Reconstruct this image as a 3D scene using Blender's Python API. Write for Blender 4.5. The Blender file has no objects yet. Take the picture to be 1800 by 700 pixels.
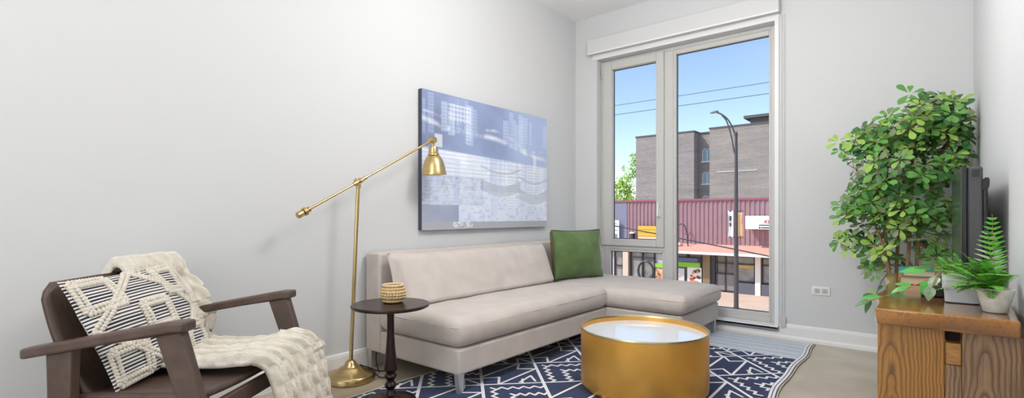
import bpy, bmesh, math, random
from mathutils import Vector, Matrix, Euler, noise

random.seed(7)
SC = bpy.context.scene
COL = SC.collection
PI = math.pi

# ------------------------------------------------------------------ helpers
def lin(c):
    if isinstance(c, str):
        c = c.lstrip('#')
        c = [int(c[i:i + 2], 16) / 255 for i in (0, 2, 4)]
    return tuple((x / 12.92 if x <= .04045 else ((x + .055) / 1.055) ** 2.4) for x in c)

def new_mat(name):
    m = bpy.data.materials.new(name)
    m.use_nodes = True
    nt = m.node_tree
    return m, nt, nt.nodes['Principled BSDF']

def mat(name, c, rough=.5, metal=0., spec=.5, c2=None, scale=20., bump=0., bscale=None, stretch=None, coat=0., sheen=0., detail=4., trans=0.):
    m, nt, b = new_mat(name)
    b.inputs['Roughness'].default_value = rough
    b.inputs['Metallic'].default_value = metal
    b.inputs['Specular IOR Level'].default_value = spec
    b.inputs['Coat Weight'].default_value = coat
    b.inputs['Coat Roughness'].default_value = .08
    if sheen:
        b.inputs['Sheen Weight'].default_value = sheen
        b.inputs['Sheen Roughness'].default_value = .4
    b.inputs['Base Color'].default_value = (*lin(c), 1)
    if trans:
        b.inputs['Subsurface Weight'].default_value = 0
    N, L = nt.nodes, nt.links
    tc = N.new('ShaderNodeTexCoord'); mp = N.new('ShaderNodeMapping')
    L.new(tc.outputs['Object'], mp.inputs['Vector'])
    if stretch: mp.inputs['Scale'].default_value = stretch
    if c2:
        nz = N.new('ShaderNodeTexNoise'); nz.inputs['Scale'].default_value = scale; nz.inputs['Detail'].default_value = detail
        cr = N.new('ShaderNodeValToRGB')
        cr.color_ramp.elements[0].position = .32; cr.color_ramp.elements[1].position = .68
        cr.color_ramp.elements[0].color = (*lin(c), 1); cr.color_ramp.elements[1].color = (*lin(c2), 1)
        L.new(mp.outputs[0], nz.inputs['Vector']); L.new(nz.outputs['Fac'], cr.inputs[0]); L.new(cr.outputs[0], b.inputs['Base Color'])
    if bump:
        n2 = N.new('ShaderNodeTexNoise'); n2.inputs['Scale'].default_value = bscale or scale; n2.inputs['Detail'].default_value = 6
        bp = N.new('ShaderNodeBump'); bp.inputs['Strength'].default_value = bump; bp.inputs['Distance'].default_value = .01
        L.new(mp.outputs[0], n2.inputs['Vector']); L.new(n2.outputs['Fac'], bp.inputs['Height']); L.new(bp.outputs[0], b.inputs['Normal'])
    return m

def grain_mat(name, stops, ringscale=9., rot=(math.radians(6), 0, 0), loc=(0, 0, 0), dist=3., rough=.35, fine='#3a2010', sc=(1, 1, 1), coat=.3, spec=.5, fs=(140, 140, 5), ds=.6):
    """Cathedral wood grain: rings about a slightly tilted axis plus fine streaks."""
    m, nt, b = new_mat(name)
    N, L = nt.nodes, nt.links
    tc = N.new('ShaderNodeTexCoord'); mp = N.new('ShaderNodeMapping')
    mp.inputs['Rotation'].default_value = rot; mp.inputs['Location'].default_value = loc; mp.inputs['Scale'].default_value = sc
    L.new(tc.outputs['Object'], mp.inputs['Vector'])
    w = N.new('ShaderNodeTexWave'); w.wave_type = 'RINGS'; w.rings_direction = 'Z'; w.wave_profile = 'SAW'
    w.inputs['Scale'].default_value = ringscale; w.inputs['Distortion'].default_value = dist
    w.inputs['Detail'].default_value = 2.; w.inputs['Detail Scale'].default_value = ds
    L.new(mp.outputs[0], w.inputs['Vector'])
    cr = N.new('ShaderNodeValToRGB'); e = cr.color_ramp.elements
    while len(e) < len(stops): e.new(.5)
    for i, (p, c) in enumerate(stops):
        e[i].position = p; e[i].color = (*lin(c), 1)
    L.new(w.outputs['Fac'], cr.inputs[0])
    m2 = N.new('ShaderNodeMapping'); m2.inputs['Scale'].default_value = fs
    L.new(tc.outputs['Object'], m2.inputs['Vector'])
    nz = N.new('ShaderNodeTexNoise'); nz.inputs['Scale'].default_value = 1.; nz.inputs['Detail'].default_value = 3
    L.new(m2.outputs[0], nz.inputs['Vector'])
    c3 = N.new('ShaderNodeValToRGB'); c3.color_ramp.elements[0].position = .5; c3.color_ramp.elements[1].position = .72
    c3.color_ramp.elements[0].color = (0, 0, 0, 1); c3.color_ramp.elements[1].color = (.55, .55, .55, 1)
    L.new(nz.outputs['Fac'], c3.inputs[0])
    mx = N.new('ShaderNodeMix'); mx.data_type = 'RGBA'
    L.new(c3.outputs[0], mx.inputs[0]); L.new(cr.outputs[0], mx.inputs[6]); mx.inputs[7].default_value = (*lin(fine), 1)
    L.new(mx.outputs[2], b.inputs['Base Color'])
    b.inputs['Roughness'].default_value = rough; b.inputs['Coat Weight'].default_value = coat; b.inputs['Coat Roughness'].default_value = .12
    b.inputs['Specular IOR Level'].default_value = spec
    return m

def vcol_mat(name, attr='Col', rough=.7, bump=0., bscale=300, coat=0., sheen=0.):
    m, nt, b = new_mat(name)
    a = nt.nodes.new('ShaderNodeVertexColor'); a.layer_name = attr
    nt.links.new(a.outputs['Color'], b.inputs['Base Color'])
    b.inputs['Roughness'].default_value = rough
    b.inputs['Coat Weight'].default_value = coat
    b.inputs['Sheen Weight'].default_value = sheen
    if bump:
        n2 = nt.nodes.new('ShaderNodeTexNoise'); n2.inputs['Scale'].default_value = bscale
        bp = nt.nodes.new('ShaderNodeBump'); bp.inputs['Strength'].default_value = bump; bp.inputs['Distance'].default_value = .004
        tc = nt.nodes.new('ShaderNodeTexCoord'); nt.links.new(tc.outputs['Object'], n2.inputs['Vector'])
        nt.links.new(n2.outputs['Fac'], bp.inputs['Height']); nt.links.new(bp.outputs[0], b.inputs['Normal'])
    return m

def glass_mat(name, tint=(1, 1, 1), refl=.06, rough=0.):
    m, nt, b = new_mat(name)
    nt.nodes.remove(b)
    t = nt.nodes.new('ShaderNodeBsdfTransparent'); t.inputs[0].default_value = (*tint, 1)
    g = nt.nodes.new('ShaderNodeBsdfGlossy'); g.inputs['Roughness'].default_value = rough
    mx = nt.nodes.new('ShaderNodeMixShader'); mx.inputs[0].default_value = refl
    nt.links.new(t.outputs[0], mx.inputs[1]); nt.links.new(g.outputs[0], mx.inputs[2])
    nt.links.new(mx.outputs[0], nt.nodes['Material Output'].inputs['Surface'])
    return m

class MB:
    def __init__(s): s.v = []; s.f = []; s.m = []; s.col = None
    def add(s, vs, fs, mi=0, M=None):
        o = len(s.v)
        s.v += [tuple(M @ Vector(p)) if M else tuple(p) for p in vs]
        for k, f in enumerate(fs):
            s.f.append([i + o for i in f]); s.m.append(mi[k] if isinstance(mi, list) else mi)
        return s
    def box(s, x0, x1, y0, y1, z0, z1, mi=0, M=None):
        v = [(x, y, z) for x in (x0, x1) for y in (y0, y1) for z in (z0, z1)]
        return s.add(v, [(0, 1, 3, 2), (4, 6, 7, 5), (0, 4, 5, 1), (2, 3, 7, 6), (0, 2, 6, 4), (1, 5, 7, 3)], mi, M)
    def hexa(s, bot, top, mi=0, M=None):
        n = len(bot); v = list(bot) + list(top)
        f = [tuple(range(n - 1, -1, -1)), tuple(range(n, 2 * n))] + [(i, (i + 1) % n, n + (i + 1) % n, n + i) for i in range(n)]
        return s.add(v, f, mi, M)
    def prism(s, poly, ax, a, b, mi=0, M=None):
        def P(p, t):
            return (t, p[0], p[1]) if ax == 0 else (p[0], t, p[1]) if ax == 1 else (p[0], p[1], t)
        return s.hexa([P(p, a) for p in poly], [P(p, b) for p in poly], mi, M)
    def lathe(s, prof, n=32, c=(0, 0, 0), mi=0, M=None, a0=0., caps=True):
        v = []; f = []; k = len(prof)
        for i in range(n):
            a = 2 * PI * i / n + a0
            for r, z in prof: v.append((c[0] + r * math.cos(a), c[1] + r * math.sin(a), c[2] + z))
        for i in range(n):
            j = (i + 1) % n
            for q in range(k - 1): f.append((i * k + q, j * k + q, j * k + q + 1, i * k + q + 1))
        if caps and prof[0][0] > 1e-6: f.append(tuple(i * k for i in range(n - 1, -1, -1)))
        if caps and prof[-1][0] > 1e-6: f.append(tuple(i * k + k - 1 for i in range(n)))
        return s.add(v, f, mi, M)
    def tube(s, pts, r, n=8, mi=0, M=None, flat=1.):
        pts = [Vector(p) for p in pts]; k = len(pts)
        rs = r if isinstance(r, (list, tuple)) else [r] * k
        v = []; f = []; up = None
        for i, p in enumerate(pts):
            d = (pts[min(i + 1, k - 1)] - pts[max(i - 1, 0)]).normalized()
            if up is None: up = Vector((0, 0, 1)) if abs(d.z) < .9 else Vector((1, 0, 0))
            a = d.cross(up).normalized(); up = a.cross(d).normalized()
            for q in range(n):
                t = 2 * PI * q / n
                v.append(tuple(p + (a * math.cos(t) + up * math.sin(t) * flat) * rs[i]))
        for i in range(k - 1):
            for q in range(n):
                w = (q + 1) % n
                f.append((i * n + q, i * n + w, (i + 1) * n + w, (i + 1) * n + q))
        f.append(tuple(range(n - 1, -1, -1))); f.append(tuple((k - 1) * n + q for q in range(n)))
        return s.add(v, f, mi, M)
    def ball(s, c, r, nu=10, nv=7, mi=0, M=None):
        rx, ry, rz = r if isinstance(r, (tuple, list)) else (r, r, r)
        v = [(c[0], c[1], c[2] - rz)]; f = []
        for i in range(1, nv):
            t = -PI / 2 + PI * i / nv
            for j in range(nu):
                a = 2 * PI * j / nu
                v.append((c[0] + rx * math.cos(t) * math.cos(a), c[1] + ry * math.cos(t) * math.sin(a), c[2] + rz * math.sin(t)))
        v.append((c[0], c[1], c[2] + rz)); e = len(v) - 1
        for j in range(nu):
            w = (j + 1) % nu
            f.append((0, 1 + w, 1 + j))
            for i in range(nv - 2): f.append((1 + i * nu + j, 1 + i * nu + w, 1 + (i + 1) * nu + w, 1 + (i + 1) * nu + j))
            f.append((1 + (nv - 2) * nu + j, 1 + (nv - 2) * nu + w, e))
        return s.add(v, f, mi, M)
    def grid(s, fn, nu, nv, mi=0, closed_u=False):
        v = [fn(i / nu, j / nv) for i in range(nu + 1) for j in range(nv + 1)]
        f = [(i * (nv + 1) + j, (i + 1) * (nv + 1) + j, (i + 1) * (nv + 1) + j + 1, i * (nv + 1) + j + 1) for i in range(nu) for j in range(nv)]
        return s.add(v, f, mi)
    def build(s, name, mats, parent=None, loc=(0, 0, 0), rot=(0, 0, 0), smooth=40, bevel=0, seg=2, solid=0, sub=0, recalc=True):
        me = bpy.data.meshes.new(name)
        me.from_pydata(s.v, [], s.f)
        mats = mats if isinstance(mats, (list, tuple)) else [mats]
        for m in mats: me.materials.append(m)
        me.polygons.foreach_set('material_index', s.m)
        if recalc:
            bm = bmesh.new(); bm.from_mesh(me); bmesh.ops.recalc_face_normals(bm, faces=bm.faces); bm.to_mesh(me); bm.free()
        if s.col:
            at = me.color_attributes.new('Col', 'FLOAT_COLOR', 'POINT')
            at.data.foreach_set('color', [x for c in s.col for x in (*c, 1.)])
        if smooth:
            me.polygons.foreach_set('use_smooth', [True] * len(me.polygons))
            if smooth < 180: me.set_sharp_from_angle(angle=math.radians(smooth))
        me.update()
        o = bpy.data.objects.new(name, me); COL.objects.link(o)
        o.location = loc; o.rotation_euler = rot
        if parent: o.parent = parent
        if bevel:
            b = o.modifiers.new('bevel', 'BEVEL'); b.width = bevel; b.segments = seg; b.limit_method = 'ANGLE'; b.angle_limit = math.radians(35); b.harden_normals = False
        if solid:
            b = o.modifiers.new('solid', 'SOLIDIFY'); b.thickness = solid; b.offset = 0
        if sub:
            b = o.modifiers.new('sub', 'SUBSURF'); b.levels = sub; b.render_levels = sub
        return o

def tag(o, label=None, cat=None, group=None, kind=None):
    if label: o['label'] = label
    if cat: o['category'] = cat
    if group: o['group'] = group
    if kind: o['kind'] = kind
    return o

def thing(name, label, cat, loc=(0, 0, 0), rz=0., group=None, kind=None):
    o = bpy.data.objects.new(name, None); COL.objects.link(o)
    o.empty_display_size = .1
    o.location = loc; o.rotation_euler = (0, 0, rz)
    return tag(o, label, cat, group, kind)

def s01(x): return max(0., min(1., x))
def N3(x, y=0., z=0.): return noise.noise(Vector((x, y, z)))

def cushion(w, d, h, r, n=(24, 16, 6), crown=0., sag=0., wr=.004, wf=5., seed=0., top_only=True):
    """Rounded box cushion, centred in x,y, base at z=0."""
    mb = MB(); nx, ny, nz = n
    hx, hy, hz = w / 2, d / 2, h / 2
    idx = {}
    def vid(i, j, k):
        key = (i, j, k)
        if key in idx: return idx[key]
        def sp(t, hh):   # cluster samples near the edges
            t = 2 * t - 1
            return hh * (math.copysign(abs(t) ** .8, t))
        p = Vector((sp(i / nx, hx), sp(j / ny, hy), sp(k / nz, hz)))
        c = Vector((max(-hx + r, min(hx - r, p.x)), max(-hy + r, min(hy - r, p.y)), max(-hz + min(r, hz * .98), min(hz - min(r, hz * .98), p.z))))
        q = p - c
        if q.length > 1e-9: q = c + q.normalized() * min(r, hz * .98) if q.length > 0 else p
        else: q = p
        u, v = p.x / hx, p.y / hy
        z = q.z
        if p.z > 0:
            z += crown * (1 - u ** 4) * (1 - v ** 4) * (p.z / hz)
            z += wr * N3(p.x * wf + seed, p.y * wf, seed) * (p.z / hz)
        q2 = Vector((q.x, q.y, z + hz))
        q2.x += wr * .7 * N3(p.y * wf * 1.3, p.z * 12 + seed, 3.1) * abs(u)
        q2.y += wr * .7 * N3(p.x * wf * 1.3, p.z * 12 + seed, 7.7) * abs(v)
        bulge = .012 * (1 - (p.z / hz) ** 2) * min(1, h / .15)
        if abs(u) > .95: q2.x += math.copysign(bulge, u)
        if abs(v) > .95: q2.y += math.copysign(bulge, v)
        mb.v.append(tuple(q2)); idx[key] = len(mb.v) - 1
        return idx[key]
    def quad(a, b, c, d): mb.f.append([a, b, c, d]); mb.m.append(0)
    for i in range(nx):
        for j in range(ny):
            for k in (0, nz): quad(vid(i, j, k), vid(i + 1, j, k), vid(i + 1, j + 1, k), vid(i, j + 1, k))
    for i in range(nx):
        for k in range(nz):
            for j in (0, ny): quad(vid(i, j, k), vid(i + 1, j, k), vid(i + 1, j, k + 1), vid(i, j, k + 1))
    for j in range(ny):
        for k in range(nz):
            for i in (0, nx): quad(vid(i, j, k), vid(i, j + 1, k), vid(i, j + 1, k + 1), vid(i, j, k + 1))
    return mb

# ------------------------------------------------------------------ materials
M_wall = mat('wall_paint', '#d6d7d8', .85, spec=.25, bump=.03, bscale=180)
M_ceil = mat('ceiling_paint', '#fafafa', .9, spec=.2)
M_trim = mat('white_trim_paint', '#ececec', .45, spec=.4)
M_frame = mat('window_frame_vinyl', '#cccbc7', .4, spec=.4)
M_gasket = mat('black_gasket', '#3a3a40', .6)
M_floor = mat('polished_concrete', '#ab9f8b', .22, spec=.8, c2='#bdb19d', scale=3.2, bump=.03, bscale=60, detail=8)
M_fabric = mat('taupe_fabric', '#c9beb7', .95, spec=.15, c2='#d1c7c0', scale=9, bump=.25, bscale=420, sheen=.25)
M_chrome = mat('brushed_steel', '#cfd0d2', .42, metal=.75)
M_brass = mat('brushed_brass', '#d2b988', .25, metal=1., c2='#c4a974', scale=6, stretch=(1, 1, 40), bump=.04, bscale=40)
M_gold = mat('gold_leaf_metal', '#f0b95e', .42, metal=.75, c2='#e4a94c', scale=5, bump=.05, bscale=12)
M_goldrim = mat('pale_brass_rim', '#d8c79c', .3, metal=1.)
M_traytop = mat('glossy_white_tray', '#dcdfe4', .06, spec=.9)
M_espresso = mat('espresso_lacquer', '#2c1716', .3, spec=.3, coat=.12, c2='#1d0f10', scale=4, stretch=(1, 12, 1))
M_walnut = mat('grey_brown_walnut', '#4b3b34', .42, spec=.45, c2='#5d4a41', scale=14, stretch=(1, 6, 1), bump=.06, bscale=60, coat=.1)
M_black = mat('black_plastic', '#1c1c1e', .45)
M_cord = mat('black_rubber_cord', '#141414', .6)
M_green = mat('green_velvet', '#566b43', .9, spec=.1, c2='#6b8453', scale=7, bump=.2, bscale=160, sheen=.35)
M_tan = mat('tan_woven_linen', '#a58f68', .95, spec=.1, c2='#7c6a45', scale=70, bump=.3, bscale=200)
M_cream = mat('cream_wool', '#efe9de', .95, spec=.1, c2='#e6dccb', scale=30, bump=.6, bscale=260, sheen=.3)
M_bowl = mat('tan_woven_rope', '#d8b98a', .85, spec=.2, c2='#c39c66', scale=60, bump=.3, bscale=150)
M_bowlw = mat('cream_woven_rope', '#e6d0a8', .85, spec=.2, c2='#d6ba8a', scale=70)
M_soil = mat('dark_potting_soil', '#33261c', .95, c2='#4a3a2b', scale=60, bump=.6, bscale=90)
M_potw = mat('white_glazed_pot', '#e6e4e4', .3, spec=.5)
M_potg = mat('grey_matte_planter', '#d3d6dc', .4, spec=.4)
M_bark = mat('tree_bark', '#8a6648', .85, c2='#b08a63', scale=30, stretch=(1, 1, .2), bump=.5, bscale=70)
def leafm(n, a, b, rough=.4):
    m = mat(n, a, rough, spec=.4, c2=b, scale=18)
    nt = m.node_tree; p = nt.nodes['Principled BSDF']
    tr = nt.nodes.new('ShaderNodeBsdfTranslucent'); tr.inputs[0].default_value = (*lin(b), 1)
    mx = nt.nodes.new('ShaderNodeMixShader'); mx.inputs[0].default_value = .22
    nt.links.new(p.outputs[0], mx.inputs[1]); nt.links.new(tr.outputs[0], mx.inputs[2])
    nt.links.new(mx.outputs[0], nt.nodes['Material Output'].inputs['Surface'])
    return m
M_leafs = [leafm('leaf_dark_green', '#3c6c3a', '#4f8548'), leafm('leaf_mid_green', '#5f9a48', '#77b058'), leafm('leaf_yellow_green', '#98bf55', '#aecf6a'), leafm('leaf_olive_grey', '#75865c', '#8f9f74')]
M_fern = [leafm('fern_bright_green', '#5cb038', '#7ccb4e'), leafm('fern_deep_green', '#357f2e', '#4b9a3c'), leafm('fern_silver_green', '#b9c9a8', '#cfdcc0')]
M_stem = mat('green_brown_stem', '#9a8a4a', .7)
M_vine = mat('tan_vine_stem', '#b08a58', .7)
M_tvdark = mat('television_plastic', '#232326', .3, spec=.5)
M_tvback = mat('television_back_plastic', '#4c4c4e', .4, spec=.5, bump=.03, bscale=300)
M_screen = mat('television_screen', '#101114', .3, spec=1., coat=.6)
M_pane = glass_mat('window_glass', (.985, .99, .99), .012)
M_oak = grain_mat('golden_oak_end_panel', [(0, '#5e3a14'), (.16, '#8a5c22'), (.5, '#b27c34'), (1, '#9a682a')], 34., (math.radians(-6), 0, 0), (.135, .606, 0), 9., .35, '#5a3716', ds=.22)
M_oak2 = grain_mat('greyed_oak_end_panel', [(0, '#51382a'), (.16, '#78583e'), (.5, '#9b7a58'), (1, '#86664a')], 30., (math.radians(-6), 0, 0), (-.10, .60, 0), 9., .38, '#4b3424', ds=.22)
M_slab = grain_mat('polished_live_edge_slab', [(0, '#6e4620'), (.3, '#99642b'), (.6, '#b87d3c'), (1, '#855627')], 3.2, (math.radians(86), math.radians(4), .1), (0, 0, .1), 5., .14, '#5f3c1c', coat=.6, fs=(120, 4, 120))
M_endgrain = mat('pale_oak_end_grain', '#b98548', .5, c2='#8f6230', scale=40, stretch=(1, 1, 3))
M_void = mat('dark_wood_gap', '#241a17', .8)

# ------------------------------------------------------------------ room shell
XL, XR, YW, YR, ZC = -2.87, .238, 4.55, -3.2, 3.04
OX0, OX1, OZ0, OZ1 = -2.616, -.962, .085, 2.585        # window opening
def struct(name, mb, m, **k): return tag(mb.build(name, m, **k), kind='structure')
struct('floor', MB().box(XL - .3, XR + .3, YR - .3, YW + .28, -.12, 0), M_floor, smooth=0)
struct('ceiling', MB().box(XL - .3, XR + .3, YR - .3, YW + .28, ZC, ZC + .3), M_ceil, smooth=0)
struct('wall_left', MB().box(XL - .3, XL, YR - .3, YW + .28, 0, ZC), M_wall, smooth=0)
struct('wall_right', MB().box(XR, XR + .3, YR - .3, YW + .28, 0, ZC), M_wall, smooth=0)
w = MB()
w.box(XL, OX0, YW, YW + .28, 0, ZC).box(OX1, XR, YW, YW + .28, 0, ZC).box(OX0, OX1, YW, YW + .28, 0, OZ0).box(OX0, OX1, YW, YW + .28, OZ1, ZC)
struct('wall_far', w, M_wall, smooth=0)
# rear wall (behind the camera) with an opening added for the fill panel
RX0, RX1, RZ0, RZ1 = -2.4, -.2, .5, 2.6
w = MB()
w.box(XL, RX0, YR - .28, YR, 0, ZC).box(RX1, XR, YR - .28, YR, 0, ZC).box(RX0, RX1, YR - .28, YR, 0, RZ0).box(RX0, RX1, YR - .28, YR, RZ1, ZC)
struct('wall_rear', w, M_wall, smooth=0)
def base_prof(): return [(0, 0), (.016, 0), (.016, .1), (.012, .118), (.006, .124), (0, .124)]
struct('baseboard_left', MB().prism([(XL + a, b) for a, b in base_prof()], 1, YR, YW), M_trim, smooth=0)
struct('baseboard_right', MB().prism([(XR - a, b) for a, b in base_prof()], 1, YR, YW), M_trim, smooth=0)
b = MB()
b.prism([(YW - a, c) for a, c in base_prof()], 0, OX1 + .04, XR)
b.prism([(YW - a, c) for a, c in [(0, 0), (.016, 0), (.016, .05), (0, .05)]], 0, XL, OX1 + .04)
# a quarter-round shoe runs along the foot of it
b.prism([(YW - .016, 0), (YW - .034, 0), (YW - .032, .02), (YW - .026, .03), (YW - .016, .034)], 0, XL, XR)
struct('baseboard_far', b, M_trim, smooth=0)

# ---- window
win = thing('window_1', None, None, (0, 0, 0), kind='structure')
FY0, FY1 = 4.645, 4.72
f = MB()
X0, X1, Z0, Z1 = OX0, OX1, OZ0 + .012, OZ1
MUL0, MUL1 = -1.938, -1.85
f.box(X0, X0 + .035, FY0, FY1, Z0, Z1).box(X1 - .05, X1, FY0, FY1, Z0, Z1)
f.box(X0 + .035, X1 - .05, FY0, FY1, Z1 - .03, Z1).box(X0 + .035, X1 - .05, FY0, FY1, Z0, Z0 + .04)
f.box(MUL0, MUL1, FY0, FY1, Z0 + .04, Z1 - .03)
f.box(X0 + .035, MUL0, FY0, FY1, .655, .70)
f.build('outer_frame', M_frame, win, bevel=.004)
def sash(x0, x1, z0, z1, gx0, gx1, gz0, gz1, y0, y1):
    s = MB()
    s.box(x0, gx0, y0, y1, z0, z1).box(gx1, x1, y0, y1, z0, z1).box(gx0, gx1, y0, y1, z0, gz0).box(gx0, gx1, y0, y1, gz1, z1)
    return s
sh = sash(-2.586, -1.938, .69, 2.565, -2.490, -2.014, .758, 2.484, FY0 - .018, FY1 - .02).build('casement_sash', M_frame, win, bevel=.004)
h = MB(); h.box(-1.99, -1.966, FY0 - .03, FY0 - .017, .98, 1.06); h.tube([(-1.978, FY0 - .03, 1.0), (-1.978, FY0 - .055, 1.0)], .007); h.box(-1.987, -1.969, FY0 - .066, FY0 - .05, .99, 1.115)
h.build('sash_handle', M_trim, sh, bevel=.003)
h = MB()
for z in (.74, 2.45): h.tube([(-2.592, FY0 - .024, z - .05), (-2.592, FY0 - .024, z + .05)], .008)
h.build('sash_hinge', M_frame, sh)
sash(-2.58, MUL0, OZ0 + .05, .655, -2.516, -1.957, .16, .632, FY0 + .004, FY1 - .01).build('lower_light_frame', M_frame, win, bevel=.003)
sash(MUL1, OX1 - .05, OZ0 + .05, 2.555, -1.826, -1.028, .175, 2.513, FY0 + .004, FY1 - .01).build('fixed_light_frame', M_frame, win, bevel=.003)
for gx0, gx1, gz0, gz1 in ((-2.490, -2.014, .758, 2.484), (-2.516, -1.957, .16, .632), (-1.826, -1.028, .175, 2.513)):
    g = MB(); t = .006
    g.box(gx0, gx0 + t, FY1 - .04, FY1 - .03, gz0, gz1).box(gx1 - t, gx1, FY1 - .04, FY1 - .03, gz0, gz1)
    g.box(gx0, gx1, FY1 - .04, FY1 - .03, gz0, gz0 + t).box(gx0, gx1, FY1 - .04, FY1 - .03, gz1 - t, gz1)
    g.build('gasket', M_gasket, win, smooth=0)
    MB().box(gx0 - .005, gx1 + .005, FY1 - .034, FY1 - .031, gz0 - .005, gz1 + .005).build('pane', M_pane, win, smooth=0)
# sill and apron (white)
struct('trim_1', MB().box(OX0 - .03, OX1 + .03, YW - .035, FY0 + .01, OZ0 - .012, OZ0 + .012).box(OX0 - .03, OX1 + .03, YW - .035, YW + .001, OZ0 - .012, OZ0 + .008), M_trim, smooth=0, bevel=.004)
# flat head casing under the shade cassette and slim side casing
c = MB()
c.box(-2.66, -.93, YW - .012, YW, OZ1, 2.66)
c.box(OX1, -.93, YW - .012, YW, OZ0 + .012, OZ1)
struct('trim_2', c, M_trim, smooth=0, bevel=.002)

# ---- roller shade
rs = thing('roller_shade', 'white roller shade cassette mounted above the tall window', 'window shade', (-1.8, YW, 2.636))
q = MB().prism([(0, 0), (-.075, 0), (-.08, .006), (-.08, .14), (-.074, .148), (0, .148)], 0, -.882, .882)
q.build('cassette', mat('shade_cassette_paint', '#d6d6d6', .6), rs, smooth=0, bevel=.002)
MB().box(-.882, .882, -.084, -.072, -.008, .008).build('bottom_rail', M_trim, rs, bevel=.003)
ch = MB()
for dx in (0., .018):
    n = 150
    for i in range(n):
        z = -2.49 + i * (2.48 / n)
        ch.ball((.893 + dx, -.02, z), .0042, 5, 4)
ch.build('pull_chain', M_frame, rs)
MB().box(.886, .922, -.03, 0, -2.54, -2.46).build('chain_tensioner', mat('clear_grey_plastic', '#c9c9cb', .3), rs, bevel=.004)

# ---- wall outlet
ol = thing('wall_outlet', 'white horizontal electrical outlet low on the wall right of the window', 'outlet', (-.637, YW, .41))
MB().box(-.062, .062, -.007, 0, -.034, .034).build('cover_plate', M_trim, ol, bevel=.004)
for dx in (-.026, .026):
    r_ = MB().box(dx - .02, dx + .02, -.010, -.006, -.018, .018).build('socket', M_frame, ol, bevel=.005)
    s_ = MB(); s_.box(dx - .008, dx + .004, -.0115, -.0095, .006, .009).box(dx - .008, dx + .004, -.0115, -.0095, -.009, -.006).tube([(dx + .011, -.0115, 0), (dx + .011, -.0095, 0)], .003)
    s_.build('slot', M_gasket, r_, smooth=0)
# ------------------------------------------------------------------ sofa
SX0, SX1, SY0, SY1, SE = -2.85, -1.982, 1.95, 4.43, -1.37    # back, front, near end, far end, chaise end
SYC = 3.60                                                  # near side of the chaise
sofa = thing('sectional_sofa', 'taupe fabric sectional sofa with chaise along the left wall', 'sofa', (-2.3, 3.0, 0))
def sl(x, y, z=0): return (x + 2.3, y - 3.0, z)
def sbox(x0, x1, y0, y1, z0, z1): return MB().box(x0 + 2.3, x1 + 2.3, y0 - 3, y1 - 3, z0, z1)
sbox(SX0, SX0 + .155, SY0, SY1, .115, .757).build('backrest', M_fabric, sofa, bevel=.018, seg=3)
sbox(SX0 + .158, SX1, SY0, SYC - .004, .115, .258).build('seat_base', M_fabric, sofa, bevel=.014, seg=3)
sbox(SX0 + .158, SE, SYC, SY1, .115, .262).build('chaise_base', M_fabric, sofa, bevel=.014, seg=3)
d_ = SX1 - (SX0 + .16)
sc_ = cushion(d_ + .005, SYC - SY0 + .02, .165, .05, (26, 44, 6), .012, wr=.007, wf=6, seed=1.3)
sc_.build('seat_cushion', M_fabric, sofa, sl((SX0 + .16 + SX1) / 2 + .004, (SY0 + SYC) / 2 + .004, .259), smooth=180)
cc = cushion(SE - SX0 - .15, SY1 - SYC + .02, .15, .045, (44, 26, 6), .022, wr=.008, wf=6, seed=5.1)
cc.build('chaise_cushion', M_fabric, sofa, sl((SX0 + .16 + SE) / 2 + .012, (SYC + SY1) / 2 + .004, .262), smooth=180)
# seams of the cushions
def seam(cx, cy, hx, hy, z, r, inset=.006):
    pts = []
    for qx, qy, a0 in ((1, 1, 0), (-1, 1, PI / 2), (-1, -1, PI), (1, -1, 1.5 * PI)):
        for k in range(6):
            a = a0 + k * PI / 10
            pts.append((cx + qx * (hx - .05 + inset) + .05 * math.cos(a), cy + qy * (hy - .05 + inset) + .05 * math.sin(a), z))
    pts.append(pts[0]); return MB().tube(pts, r, 6)
# loose back cushion, leaning on the backrest: thick below, tapering to a soft top edge
bc = MB()
LB, HB = 1.64, .345
def backc(front):
    def fn(u, v):
        s_ = 2 * u - 1; t_ = v
        e = (1 - abs(s_) ** 7) ** .5; top = (1 - t_ ** 6) ** .5 if t_ > 0 else 1
        th = (.135 - .03 * t_) * e ** .6 * top ** .7 * min(1., (t_ * 9 + .25))
        th += .010 * N3(s_ * 5, t_ * 4, 2.2) * e * top
        y = s_ * LB / 2 * (1 - .012 * math.sin(t_ * PI))
        z = t_ * HB + .006 * N3(s_ * 4, 9.1) * t_
        lean = -.095 * t_
        x = lean + (th if front else -.05 * e * top)
        return (x, y, z)
    return fn
bc.grid(backc(True), 60, 18); bc.grid(backc(False), 60, 18)
o = bc.build('back_cushion', M_fabric, sofa, sl(SX0 + .305, SY0 + .015 + LB / 2, .412), smooth=180)
def cpiping(cx, cy, hx, hy, z):
    seam(cx, cy, hx, hy, z, .0045).build('piping', M_fabric, sofa, (0, 0, 0), smooth=180)
qx_, qy_, _ = sl((SX0 + .16 + SX1) / 2 + .004, (SY0 + SYC) / 2 + .004)
cpiping(qx_, qy_, (d_ + .005) / 2, (SYC - SY0 + .02) / 2, .259 + .118)
qx_, qy_, _ = sl((SX0 + .16 + SE) / 2 + .012, (SYC + SY1) / 2 + .004)
cpiping(qx_, qy_, (SE - SX0 - .15) / 2, (SY1 - SYC + .02) / 2, .262 + .108)
w_ = o.modifiers.new('weld', 'WELD'); w_.merge_threshold = .004
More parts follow.
